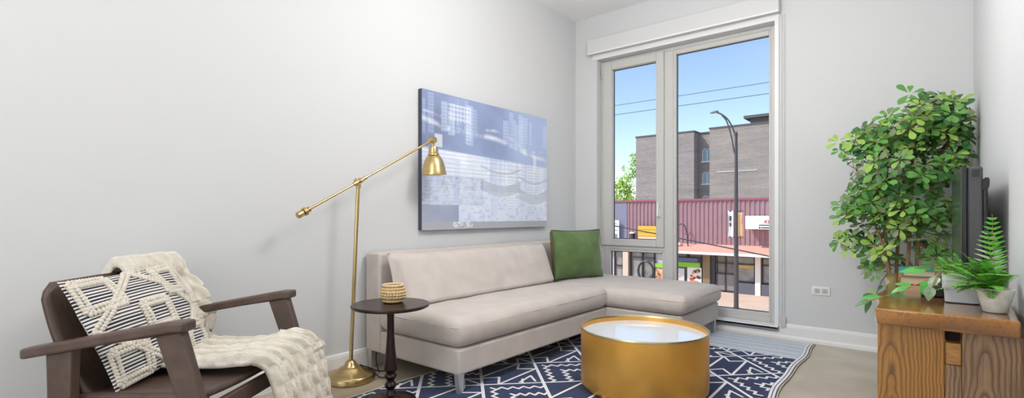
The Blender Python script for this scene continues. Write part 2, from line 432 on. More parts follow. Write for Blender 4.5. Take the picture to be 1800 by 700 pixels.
# steel legs
def sleg(x, y, flare=1.):
    a, b_ = .022, .013
    t = MB().hexa([(-b_, -b_, 0), (b_, -b_, 0), (b_, b_, 0), (-b_, b_, 0)], [(-a, -a, .118), (a, -a, .118), (a, a, .118), (-a, a, .118)])
    return t.build('leg', M_chrome, sofa, sl(x, y, 0.), bevel=.003)
for lx, ly in ((SX0 + .03, SY0 + .03), (SX1 - .025, SY0 + .03), (SE - .03, SY1 - .05), (SE - .03, SYC + .04), (SX0 + .03, SY1 - .05), (SX1 - .03, SYC - .05)): sleg(lx, ly)

# ------------------------------------------------------------------ throw pillows
def pillow_surface(w, h, T, u, v, sgn, wr=.008, seed=0., ear=.06, pw=.62):
    """u,v in -1..1"""
    prof = max(0., (1 - u * u)) ** pw * max(0., (1 - v * v)) ** pw
    x = w / 2 * u * (1 - ear * (1 - v * v) * u * u); y = h / 2 * v * (1 - ear * (1 - u * u) * v * v)
    z = sgn * T / 2 * prof + wr * N3(u * 2.5 + seed, v * 2.5, seed) * (1 - (u * v) ** 2)
    return Vector((x, y, z))
def pillow(w, h, T, n, seed, pwb=.62):
    fr, bk = MB(), MB()
    fr.grid(lambda a, b: pillow_surface(w, h, T, 2 * a - 1, 2 * b - 1, 1, seed=seed), n, n)
    bk.grid(lambda a, b: pillow_surface(w, h, T if pwb == .62 else T * .9, 2 * a - 1, 2 * b - 1, -1, seed=seed, pw=pwb), n, n)
    return fr, bk
def frame_from(o, ex, ey):
    ex = ex.normalized(); ez = ex.cross(ey).normalized(); ey = ez.cross(ex)
    return Matrix(((ex.x, ey.x, ez.x, o.x), (ex.y, ey.y, ez.y, o.y), (ex.z, ey.z, ez.z, o.z), (0, 0, 0, 1)))
GP = dict(bl=Vector((-2.40, 3.70, .43)), br=Vector((-2.12, 4.12, .43)))
gp = thing('throw_pillow', 'green velvet throw pillow with tan back standing in the sofa corner', 'pillow', (-2.40, 3.85, .437))
gw = .54
ex = Vector((.34, .94, 0)).normalized(); lean_ = Vector((-.94, .34, 0)) * .12 + Vector((0, 0, 1))
MG = frame_from(Vector((-.02, .02, .215)), ex, lean_)
fr, bk = pillow(gw, .43, .24, 44, 2.7, .2)
a = fr.build('velvet_front', M_green, gp, smooth=180); a.matrix_local = MG
a['label'] = 'green velvet front'
a = bk.build('woven_back', M_tan, gp, smooth=180); a.matrix_local = MG
a['label'] = 'tan woven back'
pp = []
for s0, s1 in (((-1, -1), (1, -1)), ((1, -1), (1, 1)), ((1, 1), (-1, 1)), ((-1, 1), (-1, -1))):
    for k in range(16):
        t = k / 16
        pp.append(pillow_surface(gw, .43, .24, s0[0] + (s1[0] - s0[0]) * t, s0[1] + (s1[1] - s0[1]) * t, 1, seed=2.7))
pp.append(pp[0])
a = MB().tube(pp, .006, 6).build('piping', mat('dark_green_piping', '#4a5a3c', .8), gp, smooth=180); a.matrix_local = MG

# ------------------------------------------------------------------ lounge chair
chair = thing('lounge_chair', 'dark walnut lounge chair with sloping wooden arms at the far left', 'armchair', (-2.11, .8775, 0), math.atan2(.577, .817))
for sy in (-1, 1):
    y = sy * .3385
    # arm: a flat board, rounded at the rear, dipping to the back
    a = MB(); n = 24; top = []; bot = []
    L0, L1, hw = -.565, .03, .036
    out = []
    for k in range(9):
        t = PI / 2 + PI * k / 8
        out.append((L0 + hw + hw * math.cos(t) * 1., math.sin(t) * hw))
    out += [(-.2, -hw - .004), (-.02, -hw), (L1, -hw + .004), (L1, hw - .004), (-.02, hw), (-.2, hw + .004)]
    def zt(x): return .652 + .186 * min(x, 0) - (.06 * max(0, x) if x > 0 else 0)
    a.hexa([(x, y + yy, zt(x) - .036) for x, yy in out], [(x, y + yy, zt(x)) for x, yy in out])
    a.build('armrest', M_walnut, chair, bevel=.009, seg=3)
    # front leg, raked forward
    l = MB(); yw = .019
    l.hexa([(.135, y - yw, 0), (.195, y - yw, 0), (.195, y + yw, 0), (.135, y + yw, 0)], [(-.085, y - yw, .61), (.005, y - yw, .628), (.005, y + yw, .628), (-.085, y + yw, .61)])
    l.build('leg', M_walnut, chair, bevel=.006)
    l = MB()
    l.hexa([(-.455, y - yw, 0), (-.395, y - yw, 0), (-.395, y + yw, 0), (-.455, y + yw, 0)], [(-.47, y - yw, .53), (-.375, y - yw, .548), (-.375, y + yw, .548), (-.47, y + yw, .53)])
    l.build('leg', M_walnut, chair, bevel=.006)
    MB().box(-.40, .06, y - .014 - sy * .03, y + .014 - sy * .03, .29, .335).build('side_rail', M_walnut, chair, bevel=.004)
MB().box(.035, .06, -.325, .325, .285, .345).build('front_rail', M_walnut, chair, bevel=.004)
MB().box(-.405, -.38, -.325, .325, .285, .345).build('rear_rail', M_walnut, chair, bevel=.004)
# curved plywood seat and back
s_ = MB()
def seatf(off):
    def fn(u, v):
        x = -.40 + .44 * u; y = (v - .5) * .62
        dip = -.016 * (1 - (2 * v - 1) ** 2)
        return (x, y, .372 + dip - off + .012 * u)
    return fn
s_.grid(seatf(0), 14, 14); s_.build('seat', M_walnut, chair, smooth=180, solid=.022)
bk_ = MB()
def backf(u, v):
    t = u; yy = (2 * v - 1)
    hw = .305 * (1 - max(0, (t - .86) / .14) ** 2 * .14 - max(0, (.14 - t) / .14) ** 2 * .22)
    x = -.352 - .19 * t - .03 * math.sin(t * PI) - .045 * (1 - yy * yy)
    z = .335 + .425 * t
    return (x, yy * hw, z)
bk_.grid(backf, 16, 18); bk_.build('backrest', M_walnut, chair, smooth=180, solid=.02)

# ------------------------------------------------------------------ patterned pillow on the chair
RZ = math.atan2(.577, .817)
def ch2w(x, y, z): return Vector((-2.11, .8775, 0)) + Vector((.817 * x - .577 * y, .577 * x + .817 * y, z))
pw_, ph_, pt_ = .545, .44, .13
pb = ch2w(-.322, -.02, .392)
pp_ = thing('patterned_pillow', 'navy and cream striped pillow with tufted diamonds on the lounge chair', 'pillow', tuple(pb), RZ)
exl = Vector((0, 1, 0)); eyl = Vector((-.185, 0, .36))
exl = Vector((-.045, 1, .03))
MP = frame_from(Vector((-.075, 0, .187)), exl, eyl)
NP = 230
fr = MB()
cols = []
navy, cream = lin('#20263f'), lin('#e6e0d4')
for i in range(NP + 1):
    for j in range(NP + 1):
        v_ = 2 * j / NP - 1
        k = (v_ * 17) % 1.
        t = 1 if k < .5 else 0
        cols.append(tuple(cream[q] * (1 - t) + navy[q] * t for q in range(3)))
fr.grid(lambda a, b: pillow_surface(pw_, ph_, pt_, 2 * a - 1, 2 * b - 1, 1, seed=4.4), NP, NP)
fr.col = cols
a = fr.build('striped_front', vcol_mat('striped_weave', rough=.95, bump=.3), pp_, smooth=180); a.matrix_local = MP
bk = MB().grid(lambda a, b: pillow_surface(pw_, ph_, pt_, 2 * a - 1, 2 * b - 1, -1, seed=4.4), 24, 24)
a = bk.build('plain_back', M_cream, pp_, smooth=180); a.matrix_local = MP
def tuft(poly, w, name):
    mb = MB()
    for (u0, v0), (u1, v1) in zip(poly[:-1], poly[1:]):
        L_ = math.hypot((u1 - u0) * pw_ / 2, (v1 - v0) * ph_ / 2); n = max(2, int(L_ / .0125))
        for k in range(n + 1):
            t = k / n; u, v = u0 + (u1 - u0) * t, v0 + (v1 - v0) * t
            du, dv = (u1 - u0) * pw_, (v1 - v0) * ph_; ll = math.hypot(du, dv); nx, ny = -dv / ll, du / ll
            for s in (-1, 1):
                uu = u + nx * s * w * .5 / (pw_ / 2); vv = v + ny * s * w * .5 / (ph_ / 2)
                uu = max(-.97, min(.97, uu)); vv = max(-.97, min(.97, vv))
                p = pillow_surface(pw_, ph_, pt_, uu, vv, 1, seed=4.4)
                ang = math.atan2(ny, nx)
                mb.ball((0, 0, 0), (w * .62, .0085, .008), 8, 5, M=Matrix.Translation(p + Vector((0, 0, .003))) @ Matrix.Rotation(ang + .3 * s, 4, 'Z'))
    o = mb.build(name, M_cream, pp_, smooth=180); o.matrix_local = MP
    return o
for px, py, hx_, hy_ in ((-.66, .64, .24, .26), (-.66, -.64, .24, .26), (.66, .64, .24, .26), (.66, -.64, .24, .26), (.02, .0, .22, .24)):
    tuft([(px - hx_, py - hy_), (px + hx_, py - hy_), (px + hx_, py + hy_), (px - hx_, py + hy_), (px - hx_, py - hy_)], .019, 'tufted_square')
tuft([(0, .97), (-.97, .0), (0, -.97), (.97, 0), (0, .97)], .016, 'tufted_diamond')

# ------------------------------------------------------------------ cable-knit throw
bl = MB()
path = [(-.632, .60), (-.622, .65), (-.606, .71), (-.582, .775), (-.558, .792), (-.530, .780), (-.512, .73), (-.490, .66), (-.462, .58), (-.425, .50), (-.385, .44), (-.335, .415), (-.26, .407), (-.15, .408), (-.05, .415), (.02, .424), (.062, .424), (.098, .40), (.124, .35), (.146, .28), (.162, .20), (.176, .11), (.186, .03)]
P_ = [Vector((x, 0, z)) for x, z in path]
acc = [0.]
for a_, b_ in zip(P_[:-1], P_[1:]): acc.append(acc[-1] + (b_ - a_).length)
LT = acc[-1]
def on_path(s):
    s = max(0, min(LT, s)); k = 0
    while k < len(acc) - 2 and acc[k + 1] < s: k += 1
    t = (s - acc[k]) / (acc[k + 1] - acc[k])
    p0 = P_[max(k - 1, 0)]; p1 = P_[k]; p2 = P_[k + 1]; p3 = P_[min(k + 2, len(P_) - 1)]
    p = .5 * ((2 * p1) + (-p0 + p2) * t + (2 * p0 - 5 * p1 + 4 * p2 - p3) * t * t + (-p0 + 3 * p1 - 3 * p2 + p3) * t ** 3)
    d = (p2 - p1).normalized()
    return p, Vector((-d.z, 0, d.x))
def knit(y, s):
    """relief of the cable knit, y across, s along (metres)"""
    h_ = 0.
    cw = .10
    k = (y / cw) % 1.
    if k < .55:          # a plaited cable
        c = k / .55 * 2 - 1
        for ph in (0, PI):
            cx = .45 * math.sin(s / .16 * 2 * PI + ph)
            d = abs(c - cx)
            if d < .52: h_ = max(h_, .017 * math.sqrt(1 - (d / .52) ** 2) * (1 + .15 * math.sin(s / .16 * 2 * PI + ph + PI / 2)))
    else:                # ribs
        c = (k - .55) / .45
        h_ = .0050 * abs(math.sin(c * PI * 2)) + .0010 * math.sin(s / .022 * 2 * PI)
    return h_
NU, NV = 330, 120
def blf(off):
    def fn(u, v):
        s = u * LT; p, n = on_path(s)
        seat_w = max(0, min(1, (p.x + .42) / .10)); front = max(0, min(1, (p.x - .03) / .08))
        y0 = .02 * (1 - seat_w) + (-.075) * seat_w * (1 - front) + (-.035) * front
        y1 = .335 - .035 * seat_w + .088 * front - .012 * front * (1 if p.z < .3 else 0)
        back = s01((p.z - .42) / .06) * s01((-.36 - p.x) / .05) * s01((.74 - p.z) / .1) * s01((p.x + .57) / .03)
        y = y0 + (y1 - y0) * v
        bunch = .016 * math.sin(v * 21 + 2.2 * N3(s * 3, 1.7)) * (1 - front) + .020 * math.sin(v * 19 + 1.) * front
        fold = bunch * (.75 if seat_w > .5 else .7) + back * s01((v - .6) / .3) * (.055 + .02 * math.sin(v * 40))
        lift = 0.
        if .0 < p.x < .12: lift = .018 * max(0, (v - .6) / .4)
        edge = .012 * max(0, 1 - v / .04) + .012 * max(0, 1 - (1 - v) / .04)
        r = knit(v * .46, s) if off else 0
        q = p + n * (.012 + abs(fold) * .9 + r * 1.25 - edge * .6 - (0 if off else .016) + lift)
        return (q.x, y + .008 * N3(s * 6, 3.3), q.z)
    return fn
bl.grid(blf(1), NU, NV); bl.grid(blf(0), NU, NV)
o1 = len(bl.v) // 2
def idx(i, j, b): return b * o1 + i * (NV + 1) + j
for i in range(NU):
    for j in (0, NV): bl.f.append([idx(i, j, 0), idx(i + 1, j, 0), idx(i + 1, j, 1), idx(i, j, 1)]); bl.m.append(0)
for j in range(NV):
    for i in (0, NU): bl.f.append([idx(i, j, 0), idx(i, j + 1, 0), idx(i, j + 1, 1), idx(i, j, 1)]); bl.m.append(0)
o = bl.build('throw_blanket', M_cream, None, (-2.11, .8775, 0), (0, 0, RZ), smooth=180)
tag(o, 'cream cable knit throw blanket draped over the lounge chair', 'blanket')

# ------------------------------------------------------------------ brass floor lamp
lamp = thing('floor_lamp', 'brass floor lamp with long tilted arm between lounge chair and sofa', 'lamp', (-2.70, 1.745, 0))
MB().lathe([(0, 0), (.140, 0), (.147, .006), (.147, .034), (.143, .040), (.125, .046), (.100, .054), (.078, .066), (.066, .078), (.060, .082), (.046, .084), (.038, .094), (.030, .110), (.024, .118), (.02, .120), (.0, .118)], 48).build('base', M_brass, lamp)
top = (.0, .052, 1.19)
MB().tube([(0, 0, .11), top], .0115, 14).build('pole', M_brass, lamp)
j = MB(); j.tube([(0, .052, 1.165), (0, .052, 1.225)], .016, 14); j.tube([(-.03, .052, 1.209), (.03, .052, 1.209)], .014, 12); j.ball((.034, .052, 1.209), .014)
j.build('pivot_joint', M_brass, lamp)
Pj = Vector((.02, .052, 1.209)); dA = Vector((0, .367, .1975)).normalized()
A0 = Pj - dA * .40; A1 = Pj + dA * .652
a = MB(); a.tube([A0, A1], .0075, 12); a.tube([Pj - dA * .05, Pj + dA * .05], .012, 12)
a.build('arm', M_brass, lamp)
c = MB(); c.tube([A0 - dA * .055, A0 - dA * .05, A0 - dA * .015, A0 - dA * .01], [.012, .019, .019, .015], 14); c.tube([A0 - dA * .01, A0 + dA * .006], .024, 14); c.tube([A0 + dA * .006, A0 + dA * .02], .012, 12); c.tube([A0 + dA * .02, A0 + dA * .03], .016, 12)
c.build('counterweight', M_brass, lamp)
hd = Vector((.02, A1.y + .01, A1.z))
k = MB(); k.tube([hd + Vector((-.025, 0, .006)), hd + Vector((.025, 0, .006))], .022, 16); k.tube([hd, hd + Vector((0, .006, -.05))], .011, 12)
k.build('shade_joint', M_brass, lamp)
sh_ = MB()
prof = [(.018, -.036), (.031, -.04), (.034, -.05), (.035, -.086), (.04, -.09), (.041, -.097), (.036, -.1), (.052, -.112), (.066, -.14), (.076, -.175), (.083, -.215), (.087, -.232), (.087, -.236), (.084, -.234), (.080, -.214), (.073, -.176), (.063, -.142), (.048, -.114), (.02, -.104), (0, -.104)]
sh_.lathe(prof, 40)
sh_.build('lamp_shade', M_brass, lamp, (hd.x, hd.y + .006, hd.z), (math.radians(3), 0, 0))
MB().ball((0, 0, -.165), (.026, .026, .034), 14, 10).lathe([(.014, -.135), (.014, -.10)], 12).build('bulb', mat('frosted_bulb', '#f0ece2', .4), lamp, (hd.x, hd.y + .006, hd.z))
def spline(pts, n=10):
    pts = [Vector(p) for p in pts]; out = []
    for i in range(len(pts) - 1):
        p0, p1, p2, p3 = pts[max(i - 1, 0)], pts[i], pts[i + 1], pts[min(i + 2, len(pts) - 1)]
        for k in range(n):
            t = k / n
            out.append(.5 * ((2 * p1) + (-p0 + p2) * t + (2 * p0 - 5 * p1 + 4 * p2 - p3) * t * t + (-p0 + 3 * p1 - 3 * p2 + p3) * t ** 3))
    out.append(pts[-1]); return out
MB().tube(spline([(.03, .045, .088), (.04, .10, .06), (.03, .17, .02), (.0, .2, .006), (-.04, .22, .02), (-.075, .235, .07), (-.09, .26, .10), (-.1, .34, .10), (-.10, .5, .095), (-.12, .66, .11)]), .0035, 6).build('power_cord', M_cord, lamp)
MB().tube(spline([(.03, .045, .088), (.085, .09, .055), (.13, .12, .012), (.12, .2, .006), (.04, .225, .006), (.0, .2, .006)]), .0035, 6).build('power_cord', M_cord, lamp)

# ------------------------------------------------------------------ side table and bowl
st = thing('side_table', 'round dark espresso pedestal side table in front of the sofa end', 'side table', (-2.182, 1.648, .012))
MB().lathe([(0, .502), (.19, .502), (.2, .507), (.203, .514), (.2, .521), (.0, .521)], 56).build('tabletop', M_espresso, st)
MB().lathe([(.0, .045), (.03, .045), (.022, .06), (.018, .07), (.026, .082), (.032, .095), (.026, .106), (.019, .112), (.019, .122), (.031, .134), (.034, .142), (.031, .15), (.022, .156), (.024, .164), (.034, .172), (.037, .18), (.036, .19), (.029, .24), (.023, .3), (.019, .37), (.018, .45), (.021, .48), (.03, .502), (0, .502)], 28).build('pedestal', M_espresso, st)
MB().lathe([(0, 0), (.128, 0), (.133, .005), (.133, .014), (.125, .022), (.10, .028), (.06, .036), (.035, .046), (0, .046)], 48).build('base', M_espresso, st)
bw = thing('woven_bowl', 'small tan woven bowl standing on the dark side table', 'bowl', (-2.205, 1.683, .534))
o = MB()
o.lathe([(0, .001), (.046, .001), (.05, .006), (.056, .014), (.063, .03), (.066, .045), (.064, .06), (.057, .074), (.053, .08), (.055, .088), (.054, .093), (.049, .093), (.047, .085), (.05, .078), (.057, .06), (.058, .04), (.048, .014), (0, .01)], 40)
o.build('bowl_body', M_bowl, bw, smooth=180)
r_ = MB()
for z, R_, sz in ((.030, .0645, .0085), (.044, .0675, .0085), (.058, .066, .0085)):
    for i in range(26):
        a = 2 * PI * (i + (.5 if sz else 0)) / 26
        r_.ball((0, 0, 0), (.0045, .0095, .0055), 6, 5, M=Matrix.Rotation(a, 4, 'Z') @ Matrix.Translation((R_, 0, z)) @ Matrix.Rotation(.5, 4, 'X'))
r_.build('braid', M_bowlw, bw, smooth=180)
rr = MB()
for z, R_, t in ((.010, .052, .005), (.075, .058, .005), (.091, .053, .0065)):
    rr.tube([(R_ * math.cos(2 * PI * i / 36), R_ * math.sin(2 * PI * i / 36), z) for i in range(37)], t, 8)
rr.build('rope_ring', M_bowlw, bw, smooth=180)

# ------------------------------------------------------------------ drum coffee table
dr = thing('coffee_table', 'round gold metal drum coffee table with white tray top', 'coffee table', (-1.268, 2.738, .012))
RD, HD = .357, .340
MB().lathe([(0, 0), (RD - .03, 0), (RD - .012, .004), (RD - .003, .014), (RD, .03), (RD, HD - .012), (RD - .008, HD - .012), (RD - .008, HD - .05), (0, HD - .05)], 96).build('drum_body', M_gold, dr)
MB().lathe([(RD - .006, HD - .011), (RD + .001, HD - .011), (RD + .0015, HD - .003), (RD, HD), (RD - .004, HD), (RD - .006, HD - .003), (RD - .006, HD - .046)], 96, caps=False).build('rim', M_goldrim, dr)
MB().lathe([(0, HD - .042), (RD - .0065, HD - .042), (RD - .0065, HD - .034), (0, HD - .034)], 96).build('tray_top', M_traytop, dr)

# ------------------------------------------------------------------ rug
M_rugd = mat('navy_rug_wool', '#283353', .98, spec=.08, c2='#324064', scale=40, bump=.4, bscale=300, sheen=.2)
M_rugw = mat('white_rug_wool', '#e9e8ea', .98, spec=.08, bump=.3, bscale=300)
M_rugg = mat('grey_rug_wool', '#c0c8d4', .98, spec=.08, c2='#ccd2dc', scale=60, bump=.4, bscale=300)
M_rugc = mat('cream_rug_edge', '#d3cab4', .98, spec=.08, c2='#c0b59b', scale=50, bump=.4, bscale=300)
RXa, RXb, RYa, RYb = -2.43, -.655, 1.45, 4.462
TOP = .010
rug = MB()
def wob(y): return .008 * math.sin(y * 5.1) + .006 * math.sin(y * 11 + 1)
ns = 60
for i in range(ns):
    y0, y1 = RYa + (RYb - RYa) * i / ns, RYa + (RYb - RYa) * (i + 1) / ns
    def xl(y): return RXa + wob(y + 3) * .8
    def xr(y): return RXb + wob(y) + .028 * max(0, (3.9 - y) / 1.0)
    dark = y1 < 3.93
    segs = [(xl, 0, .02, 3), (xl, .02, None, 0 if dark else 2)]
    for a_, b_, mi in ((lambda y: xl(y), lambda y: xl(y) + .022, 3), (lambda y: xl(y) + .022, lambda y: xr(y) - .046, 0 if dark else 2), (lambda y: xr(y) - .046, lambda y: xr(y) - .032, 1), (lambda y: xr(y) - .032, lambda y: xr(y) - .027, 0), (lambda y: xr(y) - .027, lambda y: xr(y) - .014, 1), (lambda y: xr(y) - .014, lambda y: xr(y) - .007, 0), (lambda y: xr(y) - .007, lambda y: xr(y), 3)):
        rug.add([(a_(y0), y0, TOP), (b_(y0), y0, TOP), (b_(y1), y1, TOP), (a_(y1), y1, TOP)], [(0, 1, 2, 3)], mi)
    rug.add([(xl(y0), y0, 0.001), (xl(y1), y1, 0.001), (xl(y1), y1, TOP), (xl(y0), y0, TOP)], [(0, 1, 2, 3)], 3)
    rug.add([(xr(y0), y0, 0.001), (xr(y1), y1, 0.001), (xr(y1), y1, TOP), (xr(y0), y0, TOP)], [(0, 1, 2, 3)], 3)
for y in (RYa, RYb): rug.add([(RXa, y, .001), (RXb, y, .001), (RXb, y, TOP), (RXa, y, TOP)], [(0, 1, 2, 3)], 3)
# white stripes on the window end
for y in (3.955, 4.06, 4.17, 4.28, 4.37, 4.43):
    rug.add([(RXa + .03, y, TOP + .0012), (RXb - .050, y, TOP + .0012), (RXb - .050, y + .020, TOP + .0012), (RXa + .03, y + .020, TOP + .0012)], [(0, 1, 2, 3)], 1)
CLX0, CLX1, CLY0, CLY1 = RXa + .03, RXb - .042, RYa + .03, 3.925
def clip(a, b):
    x0, y0 = a; x1, y1 = b; t0, t1 = 0., 1.; dx, dy = x1 - x0, y1 - y0
    for p, q in ((-dx, x0 - CLX0), (dx, CLX1 - x0), (-dy, y0 - CLY0), (dy, CLY1 - y0)):
        if abs(p) < 1e-12:
            if q < 0: return None
        else:
            r = q / p
            if p < 0: t0 = max(t0, r)
            else: t1 = min(t1, r)
    if t0 >= t1: return None
    return (x0 + t0 * dx, y0 + t0 * dy), (x0 + t1 * dx, y0 + t1 * dy)
rl = [0]
def line(pts, w=.016):
    for a_, b_ in zip(pts[:-1], pts[1:]):
        c_ = clip(a_, b_)
        if not c_: continue
        (x0, y0), (x1, y1) = c_
        L_ = math.hypot(x1 - x0, y1 - y0)
        if L_ < .004: continue
        ux, uy = (x1 - x0) / L_, (y1 - y0) / L_; e = w * .35
        x0 -= ux * e; y0 -= uy * e; x1 += ux * e; y1 += uy * e
        nx, ny = -uy * w / 2, ux * w / 2
        rl[0] += 1; z = TOP + .0012 + .00002 * (rl[0] % 20)
        rug.add([(x0 + nx, y0 + ny, z), (x0 - nx, y0 - ny, z), (x1 - nx, y1 - ny, z), (x1 + nx, y1 + ny, z)], [(0, 1, 2, 3)], 1)
PS, CS = .51, .555
def cell(i, j):
    p0, c0 = .16 + PS * i, 4.20 + CS * j - .02
    def W(a, b):
        p = p0 + a * PS; c = c0 + b * CS + .02 * (p - 1.2)
        return ((p - c) / 2, (p + c) / 2)
    line([W(0, 0), W(1, 0)], .015); line([W(0, 0), W(0, 1)], .019)
    if (i + j) % 2 == 0:
        for seg in ([(0, .36), (.72, 1.)], [(.72, 1.), (.66, .71), (.98, .68)], [(1, .70), (.27, 0)], [(.27, .03), (.30, .32), (0, .30)]):
            line([W(*q) for q in seg], .016)
        line([W(.62, .06), W(.84, .34), W(.88, .08)], .015)
        line([W(.66, .02), W(.68, .2)], .014)
    else:
        def zig(a0, b0, la, lb, amp, n):
            pts = []
            for k in range(n * 2 + 1):
                t = 1 - k / (n * 2)
                pts.append((a0 + (k % 2) * amp + 0., b0 - t * lb))
            out = pts[:]
            for k in range(1, n * 2 + 1):
                t = k / (n * 2)
                out.append((a0 + t * la, b0 - (k % 2) * amp))
            return out
        line([W(*q) for q in zig(.13, .86, .87, .86, .085, 5)], .016)
        line([W(*q) for q in zig(.42, .58, .58, .58, .085, 4)], .016)
        line([W(.72, .30), W(1., .27)], .015); line([W(.72, .30), W(.70, .0)], .015); line([W(.72, .30), W(.95, .06)], .015)
for i in range(-4, 9):
    for j in range(-4, 5): cell(i, j)
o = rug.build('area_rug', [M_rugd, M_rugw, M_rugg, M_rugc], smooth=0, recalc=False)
tag(o, 'navy rug with white geometric lines under the sofa and coffee table', 'rug')

# ------------------------------------------------------------------ canvas print
cv = thing('canvas_print', 'large blue and white city skyline canvas print above the sofa', 'wall art', (XL + .003, 3.19, 1.40))
CY0, CY1, CZ0, CZ1 = 2.412, 3.968, .889, 1.919
MB().box(.0, .037, CY0 - 3.19, CY1 - 3.19, CZ0 - 1.4, CZ1 - 1.4).build('wrapped_edge', mat('dark_canvas_edge', '#474b5c', .8), cv, smooth=0)
NUc, NVc = 260, 190
def mixc(a, b, t): return tuple(a[q] + (b[q] - a[q]) * t for q in range(3))
rc = random.Random(5)
cellc = {}
def hsh(*k):
    if k not in cellc: cellc[k] = rc.random()
    return cellc[k]
# soft generic towers: (u0,u1,vtop,vbot,brightness)
TW = []
for k in range(34):
    u0 = rc.random(); TW.append((u0, u0 + .015 + .05 * rc.random(), .36 + .12 * rc.random(), .62 + .3 * rc.random(), .45 + .55 * rc.random()))
TU = []
for k in range(26):
    u0 = rc.random(); TU.append((u0, u0 + .015 + .04 * rc.random(), .0 + .12 * rc.random(), .24 + .12 * rc.random(), rc.random()))
def art(u, v):
    n1 = noise.fractal(Vector((u * 4, v * 3, 1.3)), 1., 2., 5)
    n2 = noise.fractal(Vector((u * 18, v * 9, 4.3)), 1., 2., 4)
    dark = lin('#77809f'); mid = lin('#a3b4dc'); lite = lin('#cbd9f4'); white = lin('#f4f7fd'); grey = lin('#b4bac8')
    c = mixc(dark, mid, s01(.25 + u * .9 + n1 * .35))
    c = mixc(c, lite, s01((u - .5) * 1.2 + n1 * .3) * .6)
    for a, b, t0, t1, br in TU:                       # hanging (mirrored) towers
        if a < u < b and t0 < v < t1:
            c = mixc(c, mid if br < .5 else lite, .35)
            if (int(u * 230) % 2) and (int(v * 75) % 2): c = mixc(c, white, .25 * br + .08)
    if .17 < u < .33 and .06 < v < .19:
        if int((v - .06) * 60) % 2 == 0 or int(u * 130) % 3 == 0: c = mixc(c, white, .5)
    sh = .20 + .17 * u + .02 * math.sin(u * 9)         # string of lights
    d = abs(v - sh)
    c = mixc(c, white, s01(1 - d / .028) * s01(.45 + n2 * .9))
    c = mixc(c, white, s01(1 - abs(v - sh + .05 + .02 * math.sin(u * 14)) / .016) * s01(.15 + n2 * 1.1) * .8)
    edge = .40 + .05 * u
    if v > edge:                                      # bright lower city
        t = s01((v - edge) / .015)
        base = mixc(lite, white, s01(.55 + .6 * n1 + .3 * n2))
        c2 = base
        for a, b, t0, t1, br in TW:
            if a < u < b and t0 < v < t1:
                c2 = mixc(c2, mixc(mid, white, br), .5)
                if int(u * 170) % 2 and int(v * 80) % 2: c2 = mixc(c2, mid, .4)
        if int(v * 95) % 3 == 0 and v < .62 and u < .8: c2 = mixc(c2, mid, .22 + .25 * hsh(int(u * 24), int(v * 95)))
        for ua, ub, va in ((.40, .74, .60), (.72, 1.01, .66)):     # shaded undersides of rounded blocks
            tt = (u - ua) / (ub - ua)
            if 0 < tt < 1:
                arc = va + .06 * math.sin(tt * PI * .9) - .02 * tt
                if arc < v < arc + .09: c2 = mixc(c2, grey, .7)
                if v < arc and abs(v - (arc - .10)) < .008: c2 = mixc(c2, grey, .7)
                if v < arc and int(tt * 9) % 3 == 2 and tt * 9 % 1 < .25: c2 = mixc(c2, mid, .35)
        if u < .42 and .60 < v < .82: c2 = mixc(c2, dark if hsh(int(u * 60), int(v * 70), 1) < .4 else mid, .2 + .3 * s01(.5 + n2))
        if u < .24 and v > .82: c2 = mixc(c2, dark, .65)
        if v > .70 and u > .24:
            if hsh(int(u * 46), int(v * 60), 3) < .16: c2 = mixc(c2, mid, .5)
            c2 = mixc(c2, white, .25)
        c = mixc(c, c2, t)
    if .08 < u < .13 and .30 < v < .40 or .86 < u < .89 and .36 < v < .50: c = mixc(c, white, .55)
    if v > .945:
        c = mixc(grey, lin('#b4b4b6'), .6)
        if .2 < u < .34 and v < .985 and hsh(int(u * 90), int(v * 120), 7) < .45: c = mixc(c, white, .7)
    return c
pm = MB(); pm.col = []
pm.grid(lambda a, b: (.0385, CY0 + (CY1 - CY0) * a - 3.19, CZ1 - (CZ1 - CZ0) * b - 1.4), NUc, NVc)
for i in range(NUc + 1):
    for j_ in range(NVc + 1): pm.col.append(art(i / NUc, j_ / NVc))
pm.build('printed_face', vcol_mat('printed_canvas', rough=.55), cv, smooth=0)
# ------------------------------------------------------------------ console with live edge slab
con = thing('wooden_console', 'wooden live edge console along the right wall carrying plants and television', 'console', (.04, 2.8, 0))
sb = MB(); n = 40; ol_ = []
for i in range(n + 1):
    y = 2.13 + (3.48 - 2.13) * i / n
    ol_.append((-.14 - .02 * (i / n) + .010 * math.sin(y * 7) + .006 * math.sin(y * 17), y))
orr = [(.228 - .012 * math.exp(-((y - 2.13) / .15) ** 2) - .0, y) for _, y in reversed(ol_)]
poly = [(x - .04, y - 2.8) for x, y in ol_ + orr]
sb.hexa([(x + (.006 if k <= n else 0), y, .627) for k, (x, y) in enumerate(poly)], [(x, y, .68) for x, y in poly])
sb.build('slab_top', M_slab, con, bevel=.005, smooth=30)
